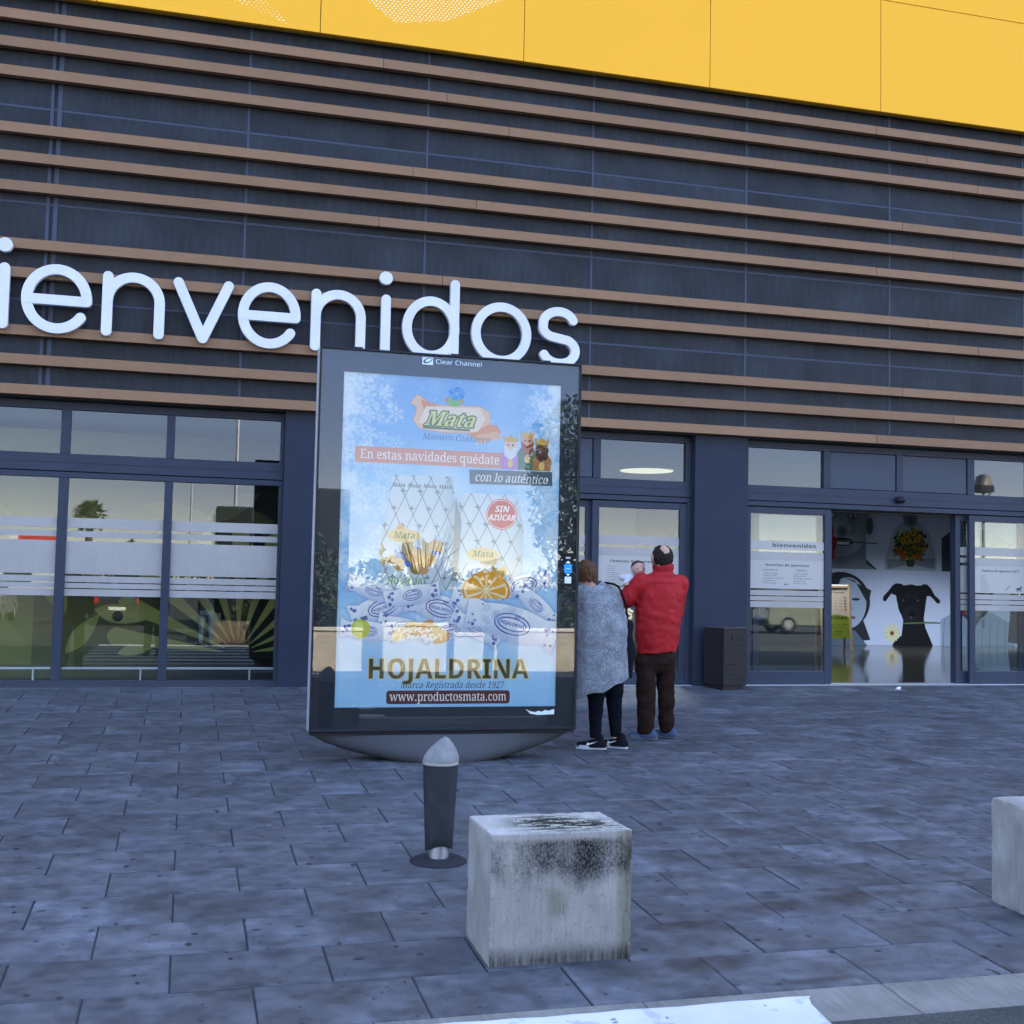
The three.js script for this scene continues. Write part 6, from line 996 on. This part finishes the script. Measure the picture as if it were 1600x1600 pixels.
function tree(label, x, z, h, r, n, leafM, sd) {
  const o = thing('tree', label, 'tree', [x, ROAD, z]);
  part('trunk', [bar(V3(0, -0.1, 0), V3(0.1, h * 0.45, 0.05), 0.13, 10, 0.09), ...[0, 1, 2, 3, 4].map((k) => bar(V3(0.08, h * (0.3 + 0.03 * k), 0.04), V3(Math.cos(k * 1.3) * r * 0.6, h * (0.6 + 0.06 * k), Math.sin(k * 1.3) * r * 0.6), 0.06, 7, 0.015))], M.bark, o);
  if (n) part('crown', leafy(n, 0, h * 0.6, 0, r, h * 0.42, r, 0.09, sd), leafM, o);
  else part('crown', (() => { seed = sd; const l = []; for (let k = 0; k < 46; k++) { const a = rnd() * 6.28, b = V3(Math.cos(a) * r * rr(0.2, 0.6), h * rr(0.5, 0.8), Math.sin(a) * r * rr(0.2, 0.6)), e = b.clone().add(V3(Math.cos(a) * r * rr(0.2, 0.5), h * rr(0.08, 0.3), Math.sin(a) * r * rr(0.2, 0.5))); l.push(bar(b, e, 0.016, 5, 0.004), bar(V3(0.08, h * 0.42, 0.04).lerp(b, 0.3), b, 0.03, 5, 0.014)); } return l; })(), M.bark, o);
  return o;
}
tree('dense dark tree mirrored along the right border of the poster glass', 8.0, 19.4, 5.6, 1.7, 5200, M.leaf2, 11);
tree('low bushy tree mirrored along the left border of the poster glass', 2.3, 19.6, 2.7, 1.2, 2600, M.leaf2, 12);
tree('bare-branched young tree mirrored in the middle of the poster glass', 4.6, 19.2, 2.6, 0.9, 0, M.leaf, 13);
{
  seed = 99;
  const wall = (label, x0, x1, z, h) => { const o = thing('low_wall', label, 'low wall', [(x0 + x1) / 2, ROAD, z], 0, 'white planter walls mirrored in the poster glass'); part('wall', b2(-(x1 - x0) / 2, (x1 - x0) / 2, -0.05, h, -0.12, 0.12, 0.01), std(0.86, 0.80, 0.68, 0.85, { map: scaled(concTex, 0.5) }), o); part('coping', b2(-(x1 - x0) / 2 - 0.02, (x1 - x0) / 2 + 0.02, h, h + 0.06, -0.15, 0.15, 0.01), std(0.72, 0.66, 0.56, 0.8), o); };
  wall('long white planter wall mirrored at the lower left of the poster glass', 1.85, 3.0, 16.5, 0.7); wall('white planter wall mirrored at the lower middle of the poster glass', 3.35, 4.5, 16.4, 0.8); wall('white planter wall mirrored under the bare tree in the poster glass', 4.7, 5.6, 16.7, 0.62); wall('white planter wall mirrored at the lower right of the poster glass', 5.85, 9.6, 16.5, 0.72);
  const soil = thing('planting_bed', 'sandy planting bed with shrubs mirrored behind the white planter walls', 'planting bed', [5.2, ROAD, 18.6]);
  part('soil', bx(9.2, 0.5, 3.6, 0, 0.22, 0, 0.05), std(0.26, 0.21, 0.16, 0.95, { map: scaled(concTex, 0.6) }), soil);
  for (const [x, z, r] of [[-3.6, 0.6, 0.6], [-2.4, 0.9, 0.7], [1.4, 0.8, 0.6], [2.4, 0.3, 0.55], [3.7, 0.9, 0.8]]) part('shrub', leafy(500, x, 0.75, z, r, 0.5, r, 0.08, 40 + x * 10), M.leaf, soil);
}
{ // palm
  const o = thing('palm_tree', 'fan palm with a round green crown mirrored in the second left window', 'palm tree', [-7.9, ROAD, 90]);
  part('trunk', [0, 1, 2, 3, 4, 5].map((k) => cyl(0.36 - k * 0.015, 0.33 - k * 0.015, 1.12, Math.sin(k) * 0.03, k * 1.1, 0, 14)), M.bark, o);
  seed = 5; const pos = [], tri = (a, b, c) => pos.push(a.x, a.y, a.z, b.x, b.y, b.z, c.x, c.y, c.z);
  for (let f = 0; f < 120; f++) {
    const az = rnd() * 6.283, el = rr(-1.05, 1.35), d = V3(Math.cos(az) * Math.cos(el), Math.sin(el), Math.sin(az) * Math.cos(el)), s = V3(-Math.sin(az), 0, Math.cos(az)), b = V3(0, 6.7, 0), L = rr(0.75, 1.05), c = b.clone().addScaledVector(d, L);
    const w = s.clone().multiplyScalar(0.025); tri(b.clone().add(w), b.clone().sub(w), c);
    for (let k = -6; k <= 6; k++) { const a = k * 0.17, e = d.clone().multiplyScalar(Math.cos(a)).addScaledVector(s, Math.sin(a)), tip = c.clone().addScaledVector(e, rr(0.5, 0.75)); tip.y -= 0.12; const m = s.clone().multiplyScalar(0.06), n = d.clone().cross(s).multiplyScalar(0.02 * k % 2); tri(c.clone().addScaledVector(e, 0.02).add(m), tip, c.clone().addScaledVector(e, 0.02).sub(m).add(n)); }
  }
  const g = new THREE.BufferGeometry(); g.setAttribute('position', new THREE.Float32BufferAttribute(pos, 3)); g.computeVertexNormals();
  part('crown', [metric(g), leafy(900, 0, 6.75, 0, 1.0, 0.85, 1.0, 0.2, 8)], M.palmLeaf, o);
}
{ // lamp posts, sign, far shops, lantern
  const post = (label, x, z, h, r, arms) => { const o = thing('lamp_post', label, 'lamp post', [x, ROAD, z], 0); part('pole', bar(V3(0, -0.1, 0), V3(0, h, 0), r, 12, r * 0.7), M.alu, o); part('arm', bar(V3(-arms, h - 0.1, 0), V3(arms, h - 0.1, 0), 0.05), M.alu, o); for (const s of [-1, 1]) part('lamp_head', bx(0.6, 0.12, 0.28, s * (arms + 0.2), h - 0.08, 0, 0.03), M.alu, o); return o; };
  post('tall pale lamp post mirrored through both rows of the third left window', 2.65, 60, 13.5, 0.13, 0.8);
  post('slim T-shaped lamp post mirrored at the left of the third left window', 0.12, 95, 10.2, 0.14, 0.75);
  const o = thing('street_lantern', 'square street lantern on a post mirrored in the upper right pane', 'street lantern', [37.1, ROAD, 36]);
  part('pole', bar(V3(0, -0.1, 0), V3(0, 6.5, 0), 0.09, 10, 0.06), M.black, o); part('lantern_base', bx(0.72, 0.34, 0.72, 0, 6.7, 0, 0.04), M.dark, o); part('lantern_glass', loft([[0.30, 6.87], [0.24, 7.3], [0.1, 7.42]].map(([r, y]) => Array.from({ length: 4 }, (_, i) => V3(r * 1.41 * Math.cos(-i * 1.5708 + 0.785), y, r * 1.41 * Math.sin(-i * 1.5708 + 0.785)))), true, true), std(0.16, 0.14, 0.12, 0.4), o); part('bracket', bar(V3(0.3, 6.4, 0), V3(0.62, 6.75, 0), 0.04), M.black, o);
  const s = thing('retail_shed', 'long low white shed with a red sign band mirrored in the left windows', 'building', [-26, ROAD, 124]);
  part('wall', b2(-16, 12, 0, 5.2, 0, 12), std(0.6, 0.6, 0.58, 0.8), s); part('sign_band', b2(8.3, 12.1, 4.6, 6.1, -0.25, 0.1, 0.02), std(0.6, 0.03, 0.025, 0.5), s); part('sign_end', b2(7.4, 8.3, 4.5, 6.1, -0.25, 0.1, 0.02), M.white, s);
  for (let k = 0; k < 6; k++) part('window', b2(-13 + k * 4, -10.2 + k * 4, 0.8, 3.6, -0.06, 0.05), phys(0.03, 0.04, 0.05, 0.05), s);
  const v = thing('delivery_van', 'tall dark green delivery van mirrored at the right of the third left window', 'van', [2.25, ROAD, 27.5]);
  const vp = phys(0.018, 0.022, 0.02, 0.4, { clearcoat: 0.6 });
  part('box', bx(3.1, 3.4, 5.2, 0.1, 2.2, 0.4, 0.08), vp, v); part('cab', bx(2.2, 1.7, 1.4, 0, 1.15, -2.9, 0.15), vp, v); part('windscreen', bx(1.9, 0.7, 0.04, 0, 1.55, -3.6, 0.01), phys(0.02, 0.02, 0.03, 0.05), v);
  for (const x of [-0.95, 0.95]) for (const z of [-2.5, 2.0]) part('wheel', new THREE.TorusGeometry(0.3, 0.12, 10, 24).rotateY(Math.PI / 2).translate(x, 0.42, z), std(0.015, 0.015, 0.016, 0.9), v);
  const hedge = thing('hedge', 'low green hedge mirrored to the right of the palm', 'hedge', [-5, ROAD, 98]);
  part('foliage', leafy(2600, 0, 2.4, 0, 2.2, 2.6, 1.5, 0.22, 77), M.leaf2, hedge); part('stem', [bar(V3(-0.6, -0.1, 0), V3(-0.5, 2, 0), 0.09), bar(V3(0.7, -0.1, 0), V3(0.6, 2, 0), 0.09)], M.bark, hedge);
  const f = thing('far_treeline', 'dark row of trees closing the car park in the mirrored view', 'trees', [0, ROAD, 150]); f.userData.kind = 'stuff';
  seed = 31; const tl = []; for (let k = 0; k < 34; k++) tl.push(leafy(260, -110 + k * 7.5, 2.0 + rr(-0.3, 0.4), rr(-3, 6), 4.8, rr(2.2, 3.4), 2.5, 0.55, 200 + k)); part('foliage', tl, M.leaf2, f);
}

renderer.render(scene, camera);
